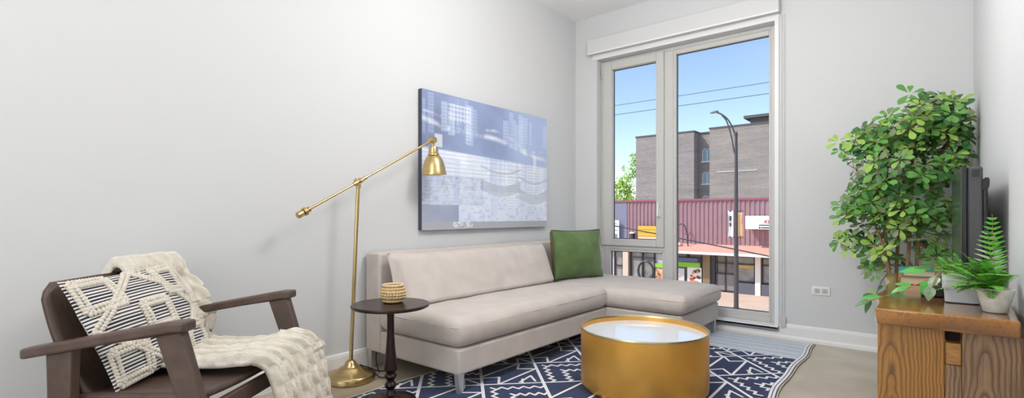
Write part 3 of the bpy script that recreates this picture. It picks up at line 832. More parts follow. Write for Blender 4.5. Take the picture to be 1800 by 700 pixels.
# near end panel: two boards with a notch for the stretcher tenon between them
PY0, PY1 = 2.17, 2.215
e1 = MB().box(-.134 - .04, .044 - .04, PY0 - 2.8, PY1 - 2.8, 0, .627)
e1.build('end_board', M_oak, con, bevel=.003)['label'] = 'golden oak end board'
e2 = MB().box(.086 - .04, .226 - .04, PY0 - 2.8, PY1 - 2.8, 0, .627).box(.0445 - .04, .0855 - .04, PY0 - 2.8, PY1 - 2.8, 0, .513)
e2.build('end_board', M_oak2, con, bevel=.002)['label'] = 'greyish oak end board'
MB().box(.046 - .04, .084 - .04, PY0 - .006 - 2.8, 3.40 - 2.8, .515, .585).build('stretcher', M_endgrain, con, bevel=.003)
MB().box(.046 - .04, .084 - .04, PY1 - 2.8, PY1 + .3 - 2.8, .587, .626).build('gap_shade_block', M_void, con, smooth=0)  # dark block behind the notch, its colour standing for the gap's shade
e3 = MB().box(-.12 - .04, .216 - .04, 3.38 - 2.8, 3.425 - 2.8, 0, .627)
e3.build('end_board', M_oak, con, bevel=.003)

# ------------------------------------------------------------------ television
TY0, TY1, TX = 2.65, 3.66, .104
tv = thing('television', 'black flat screen television on the console against the right wall', 'television', (TX + .03, 3.1, .68))
def tb(x0, x1, y0, y1, z0, z1): return MB().box(x0 - TX - .03, x1 - TX - .03, y0 - 3.1, y1 - 3.1, z0 - .68, z1 - .68)
b = tb(TX, TX + .016, TY0, TY1, .735, 1.196)
b.build('bezel', M_tvdark, tv, bevel=.004)
tb(TX - .0012, TX + .002, TY0 + .018, TY1 - .018, .755, 1.178).build('screen', M_screen, tv, smooth=0)
tb(TX + .016, TX + .062, TY0 + .004, TY1 - .004, .742, 1.188).build('back_housing', M_tvback, tv, bevel=.008)
hs = MB()
for k in range(5): hs.box(TX + .03 - TX - .03, TX + .052 - TX - .03, TY0 + .002 - 3.1, TY0 + .005 - 3.1, 1.172 - .68 - k * .006, 1.175 - .68 - k * .006)
hs.build('vent', M_black, tv, smooth=0)
tb(TX + .061, TX + .076, TY0 + .006, TY1 - .03, .76, 1.118).build('rear_cover', M_tvdark, tv, bevel=.006)
MB().prism([(.030, 1.098 - .68), (.045, 1.098 - .68), (.050, 1.110 - .68), (.051, 1.135 - .68), (.047, 1.144 - .68), (.038, 1.144 - .68), (.033, 1.134 - .68), (.030, 1.128 - .68)], 1, TY0 + .004 - 3.1, TY0 + .09 - 3.1).build('mount_knob', M_black, tv)
sd = MB().box(-.02, .03, -.06, .06, .02, .07); sd.box(-.085, .075, -.25, .25, .0, .018)
sd.build('stand', M_black, tv, bevel=.006)

# ------------------------------------------------------------------ books and small box on the console
def book(name, label, loc, sx, sy, h, cov, rz):
    t = thing(name, label, 'book', loc, rz, 'books stacked on the console')
    c = MB(); c.box(-sx / 2, sx / 2, -sy / 2, sy / 2, 0, .003).box(-sx / 2, sx / 2, -sy / 2, sy / 2, h - .003, h).box(-sx / 2, -sx / 2 + .003, -sy / 2, sy / 2, .003, h - .003)
    c.build('cover', cov, t, bevel=.001)
    MB().box(-sx / 2 + .004, sx / 2 - .004, -sy / 2 + .004, sy / 2 - .004, .003, h - .003).build('pages', mat('page_paper', '#d9cdb4', .9, c2='#c9bb9c', scale=3, stretch=(1, 1, 160)), t, smooth=0)
book('book', 'brown book lying under the teal book on the console', (-.035, 3.05, .681), .14, .2, .034, mat('brown_cloth_cover', '#a8663a', .7), .05)
book('book', 'teal book lying on top of the brown book', (-.04, 3.06, .716), .12, .17, .03, mat('teal_cloth_cover', '#178a90', .6), .12)
o = MB().box(-.035, .035, -.05, .05, 0, .035).build('media_box', M_black, None, (.015, 2.60, .681), smooth=30, bevel=.005)
tag(o, 'small dark box lying behind the vine on the console', 'box')

# ------------------------------------------------------------------ plants
def leaf(mb, base, d, up, L_, W, mi, shape='obovate', bend=.25, fold=.18):
    d = Vector(d).normalized(); up = Vector(up); side = d.cross(up)
    if side.length < 1e-4: side = d.cross(Vector((1, 0, .3)))
    side.normalize(); nrm = side.cross(d).normalized()
    if shape == 'obovate': prof = [(0, .06), (.2, .3), (.45, .72), (.68, 1.), (.86, .86), (1., .28)]
    elif shape == 'heart': prof = [(0, .3), (.12, .85), (.35, 1.), (.6, .82), (.82, .45), (1., .03)]
    else: prof = [(0, .3), (.15, 1.), (.45, .85), (.75, .5), (1., .04)]
    v = []; f = []
    for k, (t, w) in enumerate(prof):
        c = base + d * (L_ * t) - nrm * (bend * L_ * t * t)
        ww = side * (W / 2 * w); lift = nrm * (fold * W / 2 * w)
        v += [tuple(c - ww + lift), tuple(c), tuple(c + ww + lift)]
    for k in range(len(prof) - 1):
        a = 3 * k
        f += [(a, a + 1, a + 4, a + 3), (a + 1, a + 2, a + 5, a + 4)]
    mb.add(v, f, mi)

XMAX = XR - .006
# --- tall potted tree
tr = thing('potted_tree', 'tall leafy indoor tree in a white pot in the corner by the console', 'potted tree', (-.105, 4.11, 0))
TO = Vector((-.105, 4.11, 0))
MB().lathe([(0, 0), (.118, 0), (.125, .006), (.158, .29), (.163, .30), (.166, .318), (.160, .322), (.152, .316), (.146, .29), (.14, .26), (0, .26)], 48).build('pot', M_potw, tr)
MB().lathe([(0, .27), (.10, .268), (.1445, .262), (.1445, .25), (0, .25)], 32).build('soil', M_soil, tr)
rt = random.Random(11)
stems = MB(); tips = []
trunk = [((-.07, -.03), [(-.09, -.06, .7), (-.11, -.05, 1.0), (-.09, -.02, 1.35), (-.02, .0, 1.62)]),
         ((-.03, .03), [(-.05, .02, .6), (-.03, .0, .95), (.02, .03, 1.25), (.06, .04, 1.5)]),
         ((.0, -.03), [(.0, -.04, .55), (.02, -.07, .9), (.0, -.05, 1.2), (-.07, -.06, 1.5)]),
         ((.04, .0), [(.05, .0, .6), (.07, -.04, .9), (.13, .0, 1.2), (.18, .02, 1.42)]),
         ((-.05, -.05), [(-.07, -.10, .5), (-.1, -.12, .75), (-.19, -.08, 1.05), (-.26, -.04, 1.3)])]
for (bx, by), pts in trunk:
    pl = spline([(bx, by, .255)] + pts, 8)
    stems.tube(pl, [.0125 * (1 - .6 * k / len(pl)) for k in range(len(pl))], 8)
    for k in range(10, len(pl), 2): tips.append(pl[k])
stems.build('trunk', M_bark, tr, smooth=180)
blobs = [(-.02, 1.56, .25, .17, .95), (-.29, 1.46, .17, .12, .8), (-.12, 1.28, .27, .20, .8), (.10, 1.45, .13, .26, .7), (-.31, 1.05, .17, .17, .8), (-.08, 1.02, .22, .20, .75), (-.36, .80, .13, .10, .55), (-.20, .72, .12, .12, .5), (.04, .88, .15, .16, .6), (-.40, 1.44, .08, .06, .25)]
fol = MB(); br = MB()
def whorl(c, axis, R_, n, mi):
    axis = axis.normalized()
    a = axis.cross(Vector((.3, .2, 1))).normalized(); b_ = axis.cross(a)
    ph = rt.random() * 6.28
    for k in range(n):
        t = ph + 2 * PI * k / n + rt.uniform(-.25, .25)
        d = (a * math.cos(t) + b_ * math.sin(t)) + axis * rt.uniform(.0, .5)
        L_ = R_ * rt.uniform(.8, 1.15)
        d = d.normalized()
        e = c + d * L_
        if e.x + TO.x > XMAX: d.x = -abs(d.x) * .3
        if c.x + TO.x + d.normalized().x * L_ > XMAX: continue
        if c.y + TO.y + d.y * L_ > 4.535: d.y = -abs(d.y)
        leaf(fol, c + d * .012, d, axis, L_, L_ * rt.uniform(.46, .58), mi if rt.random() < .8 else rt.choice([0, 1, 2, 3]), 'obovate', rt.uniform(.05, .35))
cnt = 0
for bx, bz, rx, rz_, dens in blobs:
    nb = int(400 * dens * rx * rz_ / .05 * .26)
    for k in range(nb):
        while True:
            q = Vector((rt.uniform(-1, 1), rt.uniform(-1, 1), rt.uniform(-1, 1)))
            if .25 < q.length < 1: break
        c = Vector((bx - TO.x + q.x * rx, q.y * min(.30, rx * 1.1) - .03, bz + q.z * rz_))
        if c.x + TO.x > XMAX - .015 or c.y + TO.y > 4.50: continue
        ax = Vector((q.x * .8 + rt.uniform(-.5, .5), q.y * .8 - .3 + rt.uniform(-.5, .5), .75 + rt.uniform(-.4, .3)))
        g = rt.random()
        hgt = s01((c.z - .6) / 1.2)
        mi = 0 if g < .26 else 1 if g < .60 else 2 if g < .84 else 3
        whorl(c, ax, rt.uniform(.05, .074), rt.choice([5, 6, 6, 7]), mi)
        near = min(tips, key=lambda t_: (t_ - c).length)
        if rt.random() < .8 and (near - c).length < .45:
            mid = (near + c) / 2 + Vector((0, 0, -.03))
            br.tube([near, mid, c], [.003, .0022, .0014], 5)
# the crown tip and some lone sprigs
whorl(Vector((-.085 - TO.x, -.05, 1.765)), Vector((.1, -.9, .6)), .075, 5, 1)
whorl(Vector((-.07 - TO.x, -.05, 1.715)), Vector((0, -.3, 1)), .06, 6, 2)
whorl(Vector((.10 - TO.x, -.03, 1.66)), Vector((0, -.3, 1)), .065, 6, 1)
whorl(Vector((.15 - TO.x, -.03, 1.69)), Vector((-.2, -.8, .6)), .055, 5, 0)
whorl(Vector((-.46 - TO.x, -.08, 1.49)), Vector((-.1, -.9, .5)), .07, 6, 2)
whorl(Vector((-.26 - TO.x, -.14, .62)), Vector((-.3, -.6, .5)), .06, 6, 1)
whorl(Vector((-.25 - TO.x, -.16, .50)), Vector((-.3, -.6, .5)), .055, 5, 2)
br.tube([(-.07, -.05, .66), (-.12, -.12, .58), (-.145, -.16, .5)], .003, 5)
br.build('branches', M_bark, tr, smooth=180)
fol.v = [(min(x, XMAX - TO.x), min(y, 4.535 - TO.y), z) for x, y, z in fol.v]
fol.build('foliage', M_leafs, tr, smooth=180, recalc=False)

# --- fern fronds
def frond(mb, base, azim, L_, rise, droop, W, mi, n=20, lw=.7):
    d = Vector((math.cos(azim), math.sin(azim), 0)); pts = []
    for k in range(n + 1):
        t = k / n
        p = Vector(base) + d * (L_ * t * math.cos(rise) * (1 - .1 * t)) + Vector((0, 0, L_ * (math.sin(rise) * t - droop * t * t)))
        if p.x > XMAX - .012: p.x = XMAX - .012
        pts.append(p)
    mb.tube(pts, [.0014 * (1 - .6 * k / n) for k in range(n + 1)], 4, 3)
    for k in range(2, n):
        t = k / n; tan = (pts[k + 1] - pts[k - 1]).normalized()
        up = Vector((0, 0, 1)) if abs(tan.z) < .8 else -d
        side = tan.cross(up).normalized()
        wl = W * (math.sin(min(1, t * 1.6 + .12) * PI / 2) * (1 - t) ** .65 + .08)
        for s in (-1, 1):
            dd = side * s + tan * .45
            e = pts[k] + dd.normalized() * wl
            if e.x > XMAX: continue
            m_ = mi if rt.random() < .85 else 1 - min(mi, 1)
            leaf(mb, pts[k], dd, side.cross(tan), wl, L_ / n * lw, m_, 'lance', .15, .1)
fp = thing('potted_fern', 'bright green fern in a white patterned pot near the console edge', 'potted plant', (.172, 2.285, .681))
# pot with embossed pattern
M_embw = mat('white_embossed_ceramic', '#f4f3ee', .5, c2='#e2e4d8', scale=48, bump=.6, bscale=48, detail=3)
MB().lathe([(0, 0), (.026, 0), (.031, .004), (.048, .072), (.0485, .078), (.045, .079), (.043, .07), (.03, .02), (0, .02)], 28).build('pot', M_embw, fp)
MB().lathe([(0, .066), (.0415, .064), (.04, .055), (0, .055)], 20).build('soil', M_soil, fp)
ff = MB()
for k in range(40):
    az = rt.uniform(PI * .40, PI * 1.62)
    frond(ff, (rt.uniform(-.02, .01), rt.uniform(-.02, .02), .066), az, rt.uniform(.13, .25), rt.uniform(.35, 1.25), rt.uniform(.25, .6), rt.uniform(.026, .04), rt.choice([0, 0, 1]), 16)
for az in (PI * .50, PI * .55, PI * 1.44, PI * 1.5, PI * 1.54, PI * 1.6):
    frond(ff, (.0, .0, .066), az, .22, .85, .45, .034, 0, 16)
frond(ff, (.0, .0, .066), PI * .56, .265, 1.45, .03, .06, 0, 15, .5)
frond(ff, (.0, -.01, .066), PI * .62, .23, 1.35, .08, .065, 2, 12, .45)
ff.build('fronds', [M_fern[0], M_fern[1], M_fern[2], M_stem], fp, smooth=180, recalc=False)

# --- grey planter with trailing vine and fern leaves
gpz = thing('potted_vine', 'grey planter with ferny leaves and a vine trailing over the console', 'potted plant', (.098, 2.475, .681))
def rsq(h_, a, b_, r, z, n=5):
    pts = []
    for qx, qy, a0 in ((1, 1, 0), (-1, 1, PI / 2), (-1, -1, PI), (1, -1, 1.5 * PI)):
        for k in range(n): t = a0 + k * PI / 2 / (n - 1); pts.append((qx * (a - r) + r * math.cos(t), qy * (b_ - r) + r * math.sin(t), z))
    return pts
pg = MB(); rings = [(.042, 0), (.048, .003), (.051, .045), (.0515, .050), (.0555, .052), (.057, .104), (.056, .107), (.053, .106), (.049, .085)]
vs = []; m_ = 20
for a_, z in rings: vs += rsq(0, a_, a_ * .95, .018, z)
fs = [tuple(range(m_ - 1, -1, -1))]
for k in range(len(rings) - 1):
    for q in range(m_): fs.append((k * m_ + q, k * m_ + (q + 1) % m_, (k + 1) * m_ + (q + 1) % m_, (k + 1) * m_ + q))
fs.append(tuple((len(rings) - 1) * m_ + q for q in range(m_)))
pg.add(vs, fs); pg.build('planter', M_potg, gpz, smooth=35)
MB().box(-.045, .045, -.042, .042, .078, .088).build('soil', M_soil, gpz, bevel=.01)
GO = Vector((.098, 2.475, .681))
vn = MB(); vl = MB()
def rel(x, y, z): return Vector((x, y, z)) - GO
st1 = spline([rel(.09, 2.47, .77), rel(.055, 2.44, .792), rel(-.018, 2.42, .748), rel(-.088, 2.36, .712), rel(-.131, 2.27, .70), rel(-.165, 2.20, .692)], 8)
st2 = spline([rel(.08, 2.48, .77), rel(.04, 2.50, .80), rel(-.02, 2.56, .775)], 6)
st3 = spline([rel(.08, 2.45, .77), rel(.035, 2.40, .79), rel(.01, 2.36, .735)], 6)
for s_ in (st1, st2, st3): vn.tube(s_, .0022, 6)
vn.build('vine_stem', M_vine, gpz, smooth=180)
for p, d, L_, W, mi in ((rel(-.005, 2.53, .782), (-1, .1, .05), .085, .055, 1), (rel(.0, 2.40, .755), (-.35, -.3, -.9), .05, .034, 1), (rel(-.06, 2.385, .728), (-.8, -.3, -.25), .052, .03, 1),
                        (rel(-.05, 2.40, .735), (-.9, .5, .2), .055, .034, 1), (rel(-.131, 2.27, .702), (-.75, -.5, .05), .07, .026, 1), (rel(-.115, 2.30, .706), (.6, -.1, .1), .06, .024, 0),
                        (rel(-.16, 2.205, .694), (-.8, -.4, -.3), .05, .026, 0), (rel(.01, 2.36, .74), (-.2, -.3, -1), .05, .036, 2), (rel(.03, 2.39, .775), (-.5, -.4, -.6), .05, .036, 2), (rel(.02, 2.47, .80), (-1, -.2, .1), .06, .036, 0),
                        (rel(-.155, 2.215, .693), (-.5, .1, -.9), .055, .03, 0)):
    vl.add([], []); leaf(vl, p, d, (0, -.5, 1), L_, W, mi, 'heart', .2, .15)
vl.build('vine_leaves', [M_leafs[0], mat('vine_leaf_green', '#3f9a34', .35, c2='#55b044', scale=20), mat('variegated_vine_leaf', '#a9b8a4', .4, c2='#5f8a58', scale=40)], gpz, smooth=180, recalc=False)
gf = MB()
for k in range(22):
    az = rt.uniform(PI * .55, PI * 1.5)
    frond(gf, (rt.uniform(-.03, .03), rt.uniform(-.03, .03), .088), az, rt.uniform(.09, .15), rt.uniform(.5, 1.2), rt.uniform(.2, .5), rt.uniform(.02, .03), rt.choice([0, 0, 1]), 14)
gf.build('fern_leaves', [M_fern[0], M_fern[1], M_fern[2], M_stem], gpz, smooth=180, recalc=False)
# ------------------------------------------------------------------ outside the window
GZ = -3.4
M_pave = mat('pinkish_pavement', '#d9b9a0', .9, spec=.1, c2='#e2c8b2', scale=.8, bump=.1, bscale=6)
tag(MB().box(-90, 50, 5.2, 120, GZ - .3, GZ).build('pavement', M_pave, smooth=0), kind='structure')
M_purple = mat('plum_metal_siding', '#9c7b83', .6, spec=.25, c2='#a48289', scale=1.5)
M_purgrey = mat('slate_grey_siding', '#84849a', .6)
M_cap = mat('red_cap_flashing', '#a2586c', .5)
M_shingle = mat('salmon_roof_tiles', '#d49a86', .85, c2='#e2ad9a', scale=5, stretch=(1, 6, 6), bump=.3, bscale=14)
M_fascia = mat('white_fascia', '#e8e4e0', .6)
M_dkglass = mat('dark_shop_glass', '#626166', .12, spec=.7, c2='#8a8680', scale=1.3)
M_midglass = mat('grey_shop_glass', '#a8a39d', .2, spec=.6, c2='#77757a', scale=1.6)
M_shopfr = mat('dark_shop_frame', '#3c3b44', .5)
M_colcream = mat('cream_column', '#d9c6b2', .7)
M_colwhite = mat('white_column', '#ece6e0', .6)
M_coltan = mat('tan_column', '#8d7a5c', .7)
M_slate = mat('slate_blue_panel', '#62616f', .6)
M_shopwall = mat('pale_shop_wall', '#c9c6c8', .7)
shop = thing('storefront_building', 'low plum metal sided shop building across the street', 'building', (-11.5, 30, GZ))
def sp(x, y, z): return (x + 11.5, y - 30, z - GZ)
def sbx(x0, x1, y0, y1, z0, z1, mb=None): return (mb or MB()).box(x0 + 11.5, x1 + 11.5, y0 - 30, y1 - 30, z0 - GZ, z1 - GZ)
# core mass
sbx(-22, 14, 30.4, 40, GZ, 1.8).build('rear_block', M_purgrey, shop, smooth=0)
cs = MB(); x = -15.0
while x < 14:                                           # corrugated upper siding
    cs.prism([(x + 11.5, .0), (x + .05 + 11.5, -.05), (x + .14 + 11.5, -.05), (x + .19 + 11.5, .0), (x + .25 + 11.5, .0), (x + .25 + 11.5, .4), (x + 11.5, .4)], 2, -.9 - GZ, 1.86 - GZ)
    x += .25
cs.build('plum_siding', M_purple, shop, smooth=0)
sbx(-22, -15.0, 29.95, 30.4, -.9, 1.86).build('grey_siding', M_purgrey, shop, smooth=0)
sbx(-22, 14, 29.88, 30.5, 1.84, 1.95).build('cap_flashing', M_cap, shop, smooth=0)
rf = MB().prism([(0, -.70 - GZ), (-1.15, -1.10 - GZ), (-1.15, -1.16 - GZ), (0, -.86 - GZ)], 0, -12.1 + 11.5, 14 + 11.5)
rf.build('awning_roof', M_shingle, shop, smooth=0)
sbx(-12.1, 14, 28.8, 28.86, -1.24, -1.09).build('awning_fascia', M_fascia, shop, smooth=0)
sbx(-22, -12.1, 29.7, 30.05, -1.28, -.86).build('sign_band', M_purgrey, shop, smooth=0)
def shopwin(x0, x1, z0, z1, m, name='shop_window', nm=1, hm=()):
    w_ = MB(); t = .06
    sbx(x0, x0 + t, 29.9, 30.05, z0, z1, w_); sbx(x1 - t, x1, 29.9, 30.05, z0, z1, w_); sbx(x0, x1, 29.9, 30.05, z0, z0 + t, w_); sbx(x0, x1, 29.9, 30.05, z1 - t, z1, w_)
    for k in range(1, nm):
        xx = x0 + (x1 - x0) * k / nm; sbx(xx - .03, xx + .03, 29.9, 30.05, z0, z1, w_)
    for zz in hm: sbx(x0, x1, 29.9, 30.05, zz - .04, zz + .04, w_)
    p = w_.build(name, M_shopfr, shop, smooth=0)
    sbx(x0 + .02, x1 - .02, 30.02, 30.08, z0 + .02, z1 - .02).build('pane', m, p, smooth=0)
    return p
sbx(-22, 14, 30.05, 30.4, GZ, -.86).build('shop_wall', M_shopwall, shop, smooth=0)
shopwin(-15.9, -15.25, -3.3, -1.35, M_midglass, hm=(-2.3,))
sbx(-15.2, -14.82, 29.75, 30.05, GZ, -.9).build('column', M_colcream, shop, smooth=0)
shopwin(-14.75, -13.1, -3.3, -1.3, M_midglass, nm=2, hm=(-1.7,))
shopwin(-12.0, -11.05, -3.3, -1.25, M_midglass)
shopwin(-11.05, -10.15, -3.3, -1.25, M_dkglass)
sbx(-10.1, -9.7, 29.75, 30.05, GZ, -.9).build('column', M_coltan, shop, smooth=0)
sbx(-9.7, -9.45, 29.9, 30.05, GZ, -.9).build('column', M_shopfr, shop, smooth=0)
d1 = shopwin(-9.4, -8.35, -3.38, -1.3, M_dkglass, 'shop_door', 2, (-1.75, -2.35))
dp = MB(); sbx(-9.34, -8.91, 29.96, 30.01, -3.3, -2.4, dp); sbx(-8.85, -8.42, 29.96, 30.01, -3.3, -2.4, dp)
dp.build('door_panel', mat('grey_brown_door_panel', '#8e8784', .6), d1, smooth=0)
shopwin(-8.3, -7.3, -2.75, -1.3, M_midglass, hm=(-1.75,))
sbx(-7.27, -7.0, 29.75, 30.05, GZ, -.9).build('column', M_colwhite, shop, smooth=0)
shopwin(-6.98, -5.2, -2.75, -1.3, M_midglass, nm=2, hm=(-1.75,))
for k in range(4):
    shopwin(-5.0 + k * 4.2, -1.2 + k * 4.2, -2.75, -1.3, M_midglass, nm=3, hm=(-1.75,))
sbx(-8.3, 14, 29.8, 30.05, GZ, -2.78).build('base_panel', M_slate, shop, smooth=0)
sbx(-8.3, -7.3, 29.94, 29.98, -1.98, -1.8).build('window_lettering_band', mat('yellow_window_band', '#c8a65a', .6), shop, smooth=0)
sbx(-12.05, -10.2, 29.2, 29.9, -1.72, -1.5).build('small_awning', mat('blue_awning', '#565f86', .6), shop, smooth=0)
sbx(-12.0, -10.25, 29.7, 29.9, -2.08, -1.8).build('light_strip', mat('lime_green_strip', '#8fcf3c', .6), shop, smooth=0)
sbx(-13.05, -12.2, 29.86, 29.9, -2.25, -2.0).build('light_strip', mat('lime_green_strip_board', '#9ad048', .6), shop, smooth=0)
# posters, signs
def sign(name, label, x0, x1, z0, z1, y, m, cat='sign', depth=.06):
    t = thing(name, label, cat, ((x0 + x1) / 2, y, z0))
    w_ = x1 - x0
    MB().box(-w_ / 2, w_ / 2, 0, depth, 0, z1 - z0).build('panel', m, t, smooth=0)
    return t
def blots(t, w_, h_, cols_, n, seed, y=-.012, mx=.1, mn=.05):
    r = random.Random(seed)
    for c_ in cols_:
        for k in range(n):
            mb = MB()
            cx, cz = r.uniform(-.36, .36) * w_, r.uniform(.15, .85) * h_; a = r.uniform(mn, mx)
            mb.prism([(cx + a * math.cos(q * PI / 5), cz + a * .8 * math.sin(q * PI / 5)) for q in range(10)], 1, y - r.random() * .01, 0)
            mb.build('printed_picture', c_, t, smooth=0)
P1 = sign('shop_poster', 'white poster with red and orange food pictures in the shop window', -11.02, -10.18, -3.15, -2.1, 29.8, mat('poster_white', '#ece8e2', .6), 'poster')
blots(P1, .84, 1.05, [mat('poster_red', '#d0483a', .6), mat('poster_orange', '#e2a26a', .6), mat('poster_dark', '#5a4a44', .6)], 5, 3, mx=.14)
P2 = sign('shop_poster', 'grey poster with an orange picture left of the food poster', -11.95, -11.2, -3.1, -2.2, 29.8, mat('poster_grey', '#cfcfd2', .6), 'poster')
blots(P2, .75, .9, [mat('poster_peach', '#e09a5c', .6), mat('poster_slate', '#8b8d98', .6)], 4, 8, mx=.13)
P3 = sign('shop_poster', 'narrow orange poster beside the window mullion', -13.0, -12.55, -3.2, -2.32, 29.8, mat('poster_salmon', '#e6b08e', .6), 'poster')
blots(P3, .45, .9, [mat('poster_rust', '#cf6a3c', .6), mat('poster_cream', '#f0dfc0', .6)], 4, 12, mx=.09)
# yellow sign board on the left
Y1 = sign('yellow_sign', 'yellow sign board mounted on the plum siding', -14.04, -12.6, -.62, .31, 29.55, mat('yellow_sign_face', '#e3b942', .5))
yb = MB()
for k in range(3): yb.box(-.68, .68, -.012, 0, .3 + k * .2, .33 + k * .2)
yb.build('ruled_line', mat('ochre_sign_line', '#c8962e', .5), Y1, smooth=0)
MB().box(-.7, .7, -.012, 0, .02, .24).build('lower_band', mat('pale_pink_band', '#e8cdc2', .5), Y1, smooth=0)
W1 = sign('white_sign', 'narrow white sign with dark marks on the grey siding', -15.87, -15.44, -.60, .66, 29.7, mat('white_sign_face', '#eceaea', .5))
M_gpr = mat('grey_print', '#8a8a98', .5)
MB().box(-.12, .1, -.012, 0, .1, .36).build('printed_mark', M_gpr, W1, smooth=0); MB().box(-.14, .14, -.012, 0, .58, .62).build('printed_mark', M_gpr, W1, smooth=0); wb = MB()
wb.tube([(0, -.006, .98 + .1 * math.sin(0)) if False else (.09 * math.cos(q * PI / 8), -.006, .95 + .11 * math.sin(q * PI / 8)) for q in range(17)], .014, 5)
wb.build('printed_mark', M_gpr, W1, smooth=0)
# projecting lightbox sign at right: shadows the siding below
B1 = thing('lightbox_sign', 'white lightbox sign with red lettering on the plum siding', 'sign', (-6.3, 29.1, .23))
MB().box(-1.3, 1.1, 0, .78, 0, .72).build('sign_box', mat('sign_white', '#eeeeec', .5), B1, bevel=.02)
def text(body, size, m, parent, loc, name, ext=.01):
    cu = bpy.data.curves.new(name, 'FONT'); cu.body = body; cu.size = size; cu.extrude = ext; cu.align_x = 'LEFT'
    to = bpy.data.objects.new(name, cu); COL.objects.link(to)
    dg = bpy.context.evaluated_depsgraph_get(); me = bpy.data.meshes.new_from_object(to.evaluated_get(dg))
    bpy.data.objects.remove(to)
    me.materials.clear(); me.materials.append(m)
    o = bpy.data.objects.new(name, me); COL.objects.link(o); o.parent = parent
    o.location = loc; o.rotation_euler = (PI / 2, 0, 0)
    return o
text('KI', .26, mat('sign_red', '#c8302a', .5), B1, (-.36, -.01, .32), 'red_lettering')
M_dpr = mat('sign_dark_print', '#4a4844', .5)
for ls in (MB().box(-.62, .3, -.012, 0, .2, .25), MB().box(-.5, .3, -.012, 0, .06, .12), MB().ball((-.58, -.005, .09), (.05, .012, .05))): ls.build('small_print', M_dpr, B1, smooth=0)
# vents, fixture and loose bits on the shop front
u = thing('wall_light', 'small wall light on the plum siding left of the yellow sign', 'light', (-14.55, 29.8, -.3))
MB().box(-.08, .08, -.1, .2, -.2, .1).build('bracket', M_shopfr, u, smooth=0)
MB().lathe([(0, .22), (.16, .2), (.2, .12), (0, .1)], 12).build('lamp_head', M_colwhite, u)
o = MB().box(-.35, .2, -.4, .1, 0, .2).build('vent_box', M_shopwall, None, (-14.9, 29.85, -.86), smooth=0, bevel=.02)
tag(o, 'pale vent box on the ledge left of the yellow sign', 'vent')
pz = thing('bent_pipe', 'thin bent metal pipe standing on the pink awning roof', 'pipe', (-10.9, 29.6, -.88))
MB().tube([(0, 0, 0), (-.02, 0, .7), (-.2, 0, 1.25), (-.35, 0, 1.35), (-.7, 0, 1.28)], .035, 6).build('pipe', M_shopfr, pz)
MB().lathe([(0, .3), (.12, .28), (.14, .12), (0, .1)], 10, c=(-.5, 0, -.05)).build('vent_cap', M_colcream, pz)
# gate-like dark arch behind the left window (round rack)
rk = thing('bicycle_rack', 'dark curved metal rack in front of the left shop window', 'rack', (-13.4, 29.5, GZ))
MB().tube([(.25 * math.cos(a * PI / 10) * 2 - .1, 0, .9 + .62 * math.sin(a * PI / 10)) for a in range(-3, 14)], .07, 6).build('hoop', M_shopfr, rk)
MB().box(-.5, .4, -.04, .04, 0, .5).build('rack_base', M_shopfr, rk, smooth=0)

# brick building
def brick(name, c1, c2, mortar):
    m, nt, b = new_mat(name); N, L = nt.nodes, nt.links
    tc = N.new('ShaderNodeTexCoord'); sx = N.new('ShaderNodeSeparateXYZ'); cx = N.new('ShaderNodeCombineXYZ'); ad = N.new('ShaderNodeMath')
    L.new(tc.outputs['Object'], sx.inputs[0]); L.new(sx.outputs[0], ad.inputs[0]); L.new(sx.outputs[1], ad.inputs[1]); L.new(ad.outputs[0], cx.inputs[0]); L.new(sx.outputs[2], cx.inputs[1])
    bt = N.new('ShaderNodeTexBrick'); bt.inputs['Scale'].default_value = 1.; bt.inputs['Brick Width'].default_value = .42; bt.inputs['Row Height'].default_value = .16; bt.inputs['Mortar Size'].default_value = .02
    bt.inputs['Color1'].default_value = (*lin(c1), 1); bt.inputs['Color2'].default_value = (*lin(c2), 1); bt.inputs['Mortar'].default_value = (*lin(mortar), 1)
    L.new(cx.outputs[0], bt.inputs['Vector'])
    nz = N.new('ShaderNodeTexNoise'); nz.inputs['Scale'].default_value = .6; nz.inputs['Detail'].default_value = 6
    mp = N.new('ShaderNodeMapping'); mp.inputs['Scale'].default_value = (.4, .4, 3.); L.new(tc.outputs['Object'], mp.inputs[0]); L.new(mp.outputs[0], nz.inputs['Vector'])
    mx = N.new('ShaderNodeMix'); mx.data_type = 'RGBA'; mx.blend_type = 'MULTIPLY'; mx.inputs[0].default_value = .5
    cr = N.new('ShaderNodeValToRGB'); cr.color_ramp.elements[0].color = (.55, .55, .56, 1); cr.color_ramp.elements[0].position = .3; cr.color_ramp.elements[1].position = .65
    L.new(nz.outputs['Fac'], cr.inputs[0]); L.new(bt.outputs['Color'], mx.inputs[6]); L.new(cr.outputs[0], mx.inputs[7])
    L.new(mx.outputs[2], b.inputs['Base Color']); b.inputs['Roughness'].default_value = .9; b.inputs['Specular IOR Level'].default_value = .15
    return m
M_brick = brick('grey_brown_brick', '#958b88', '#a39a96', '#b5b0ac')
M_brick2 = brick('tan_brown_brick', '#9c938d', '#a89d94', '#bab2aa')
M_cop = mat('dark_metal_coping', '#5e5c60', .6)
M_bwin = mat('blue_sky_window_glass', '#5f87a6', .1, spec=.8)
bb = thing('brick_building', 'grey brown brick building with flat roof behind the plum shop', 'building', (-16, 48, GZ))
def bbx(x0, x1, y0, y1, z0, z1, mb=None): return (mb or MB()).box(x0 + 16, x1 + 16, y0 - 48, y1 - 48, z0 - GZ, z1 - GZ)
bbx(-23.03, -17.1, 48, 60, GZ, 8.9).build('left_wing', M_brick, bb, smooth=0)
bbx(-17.1, -15.65, 49.3, 60, GZ, 8.85).build('recessed_bay', M_brick, bb, smooth=0)
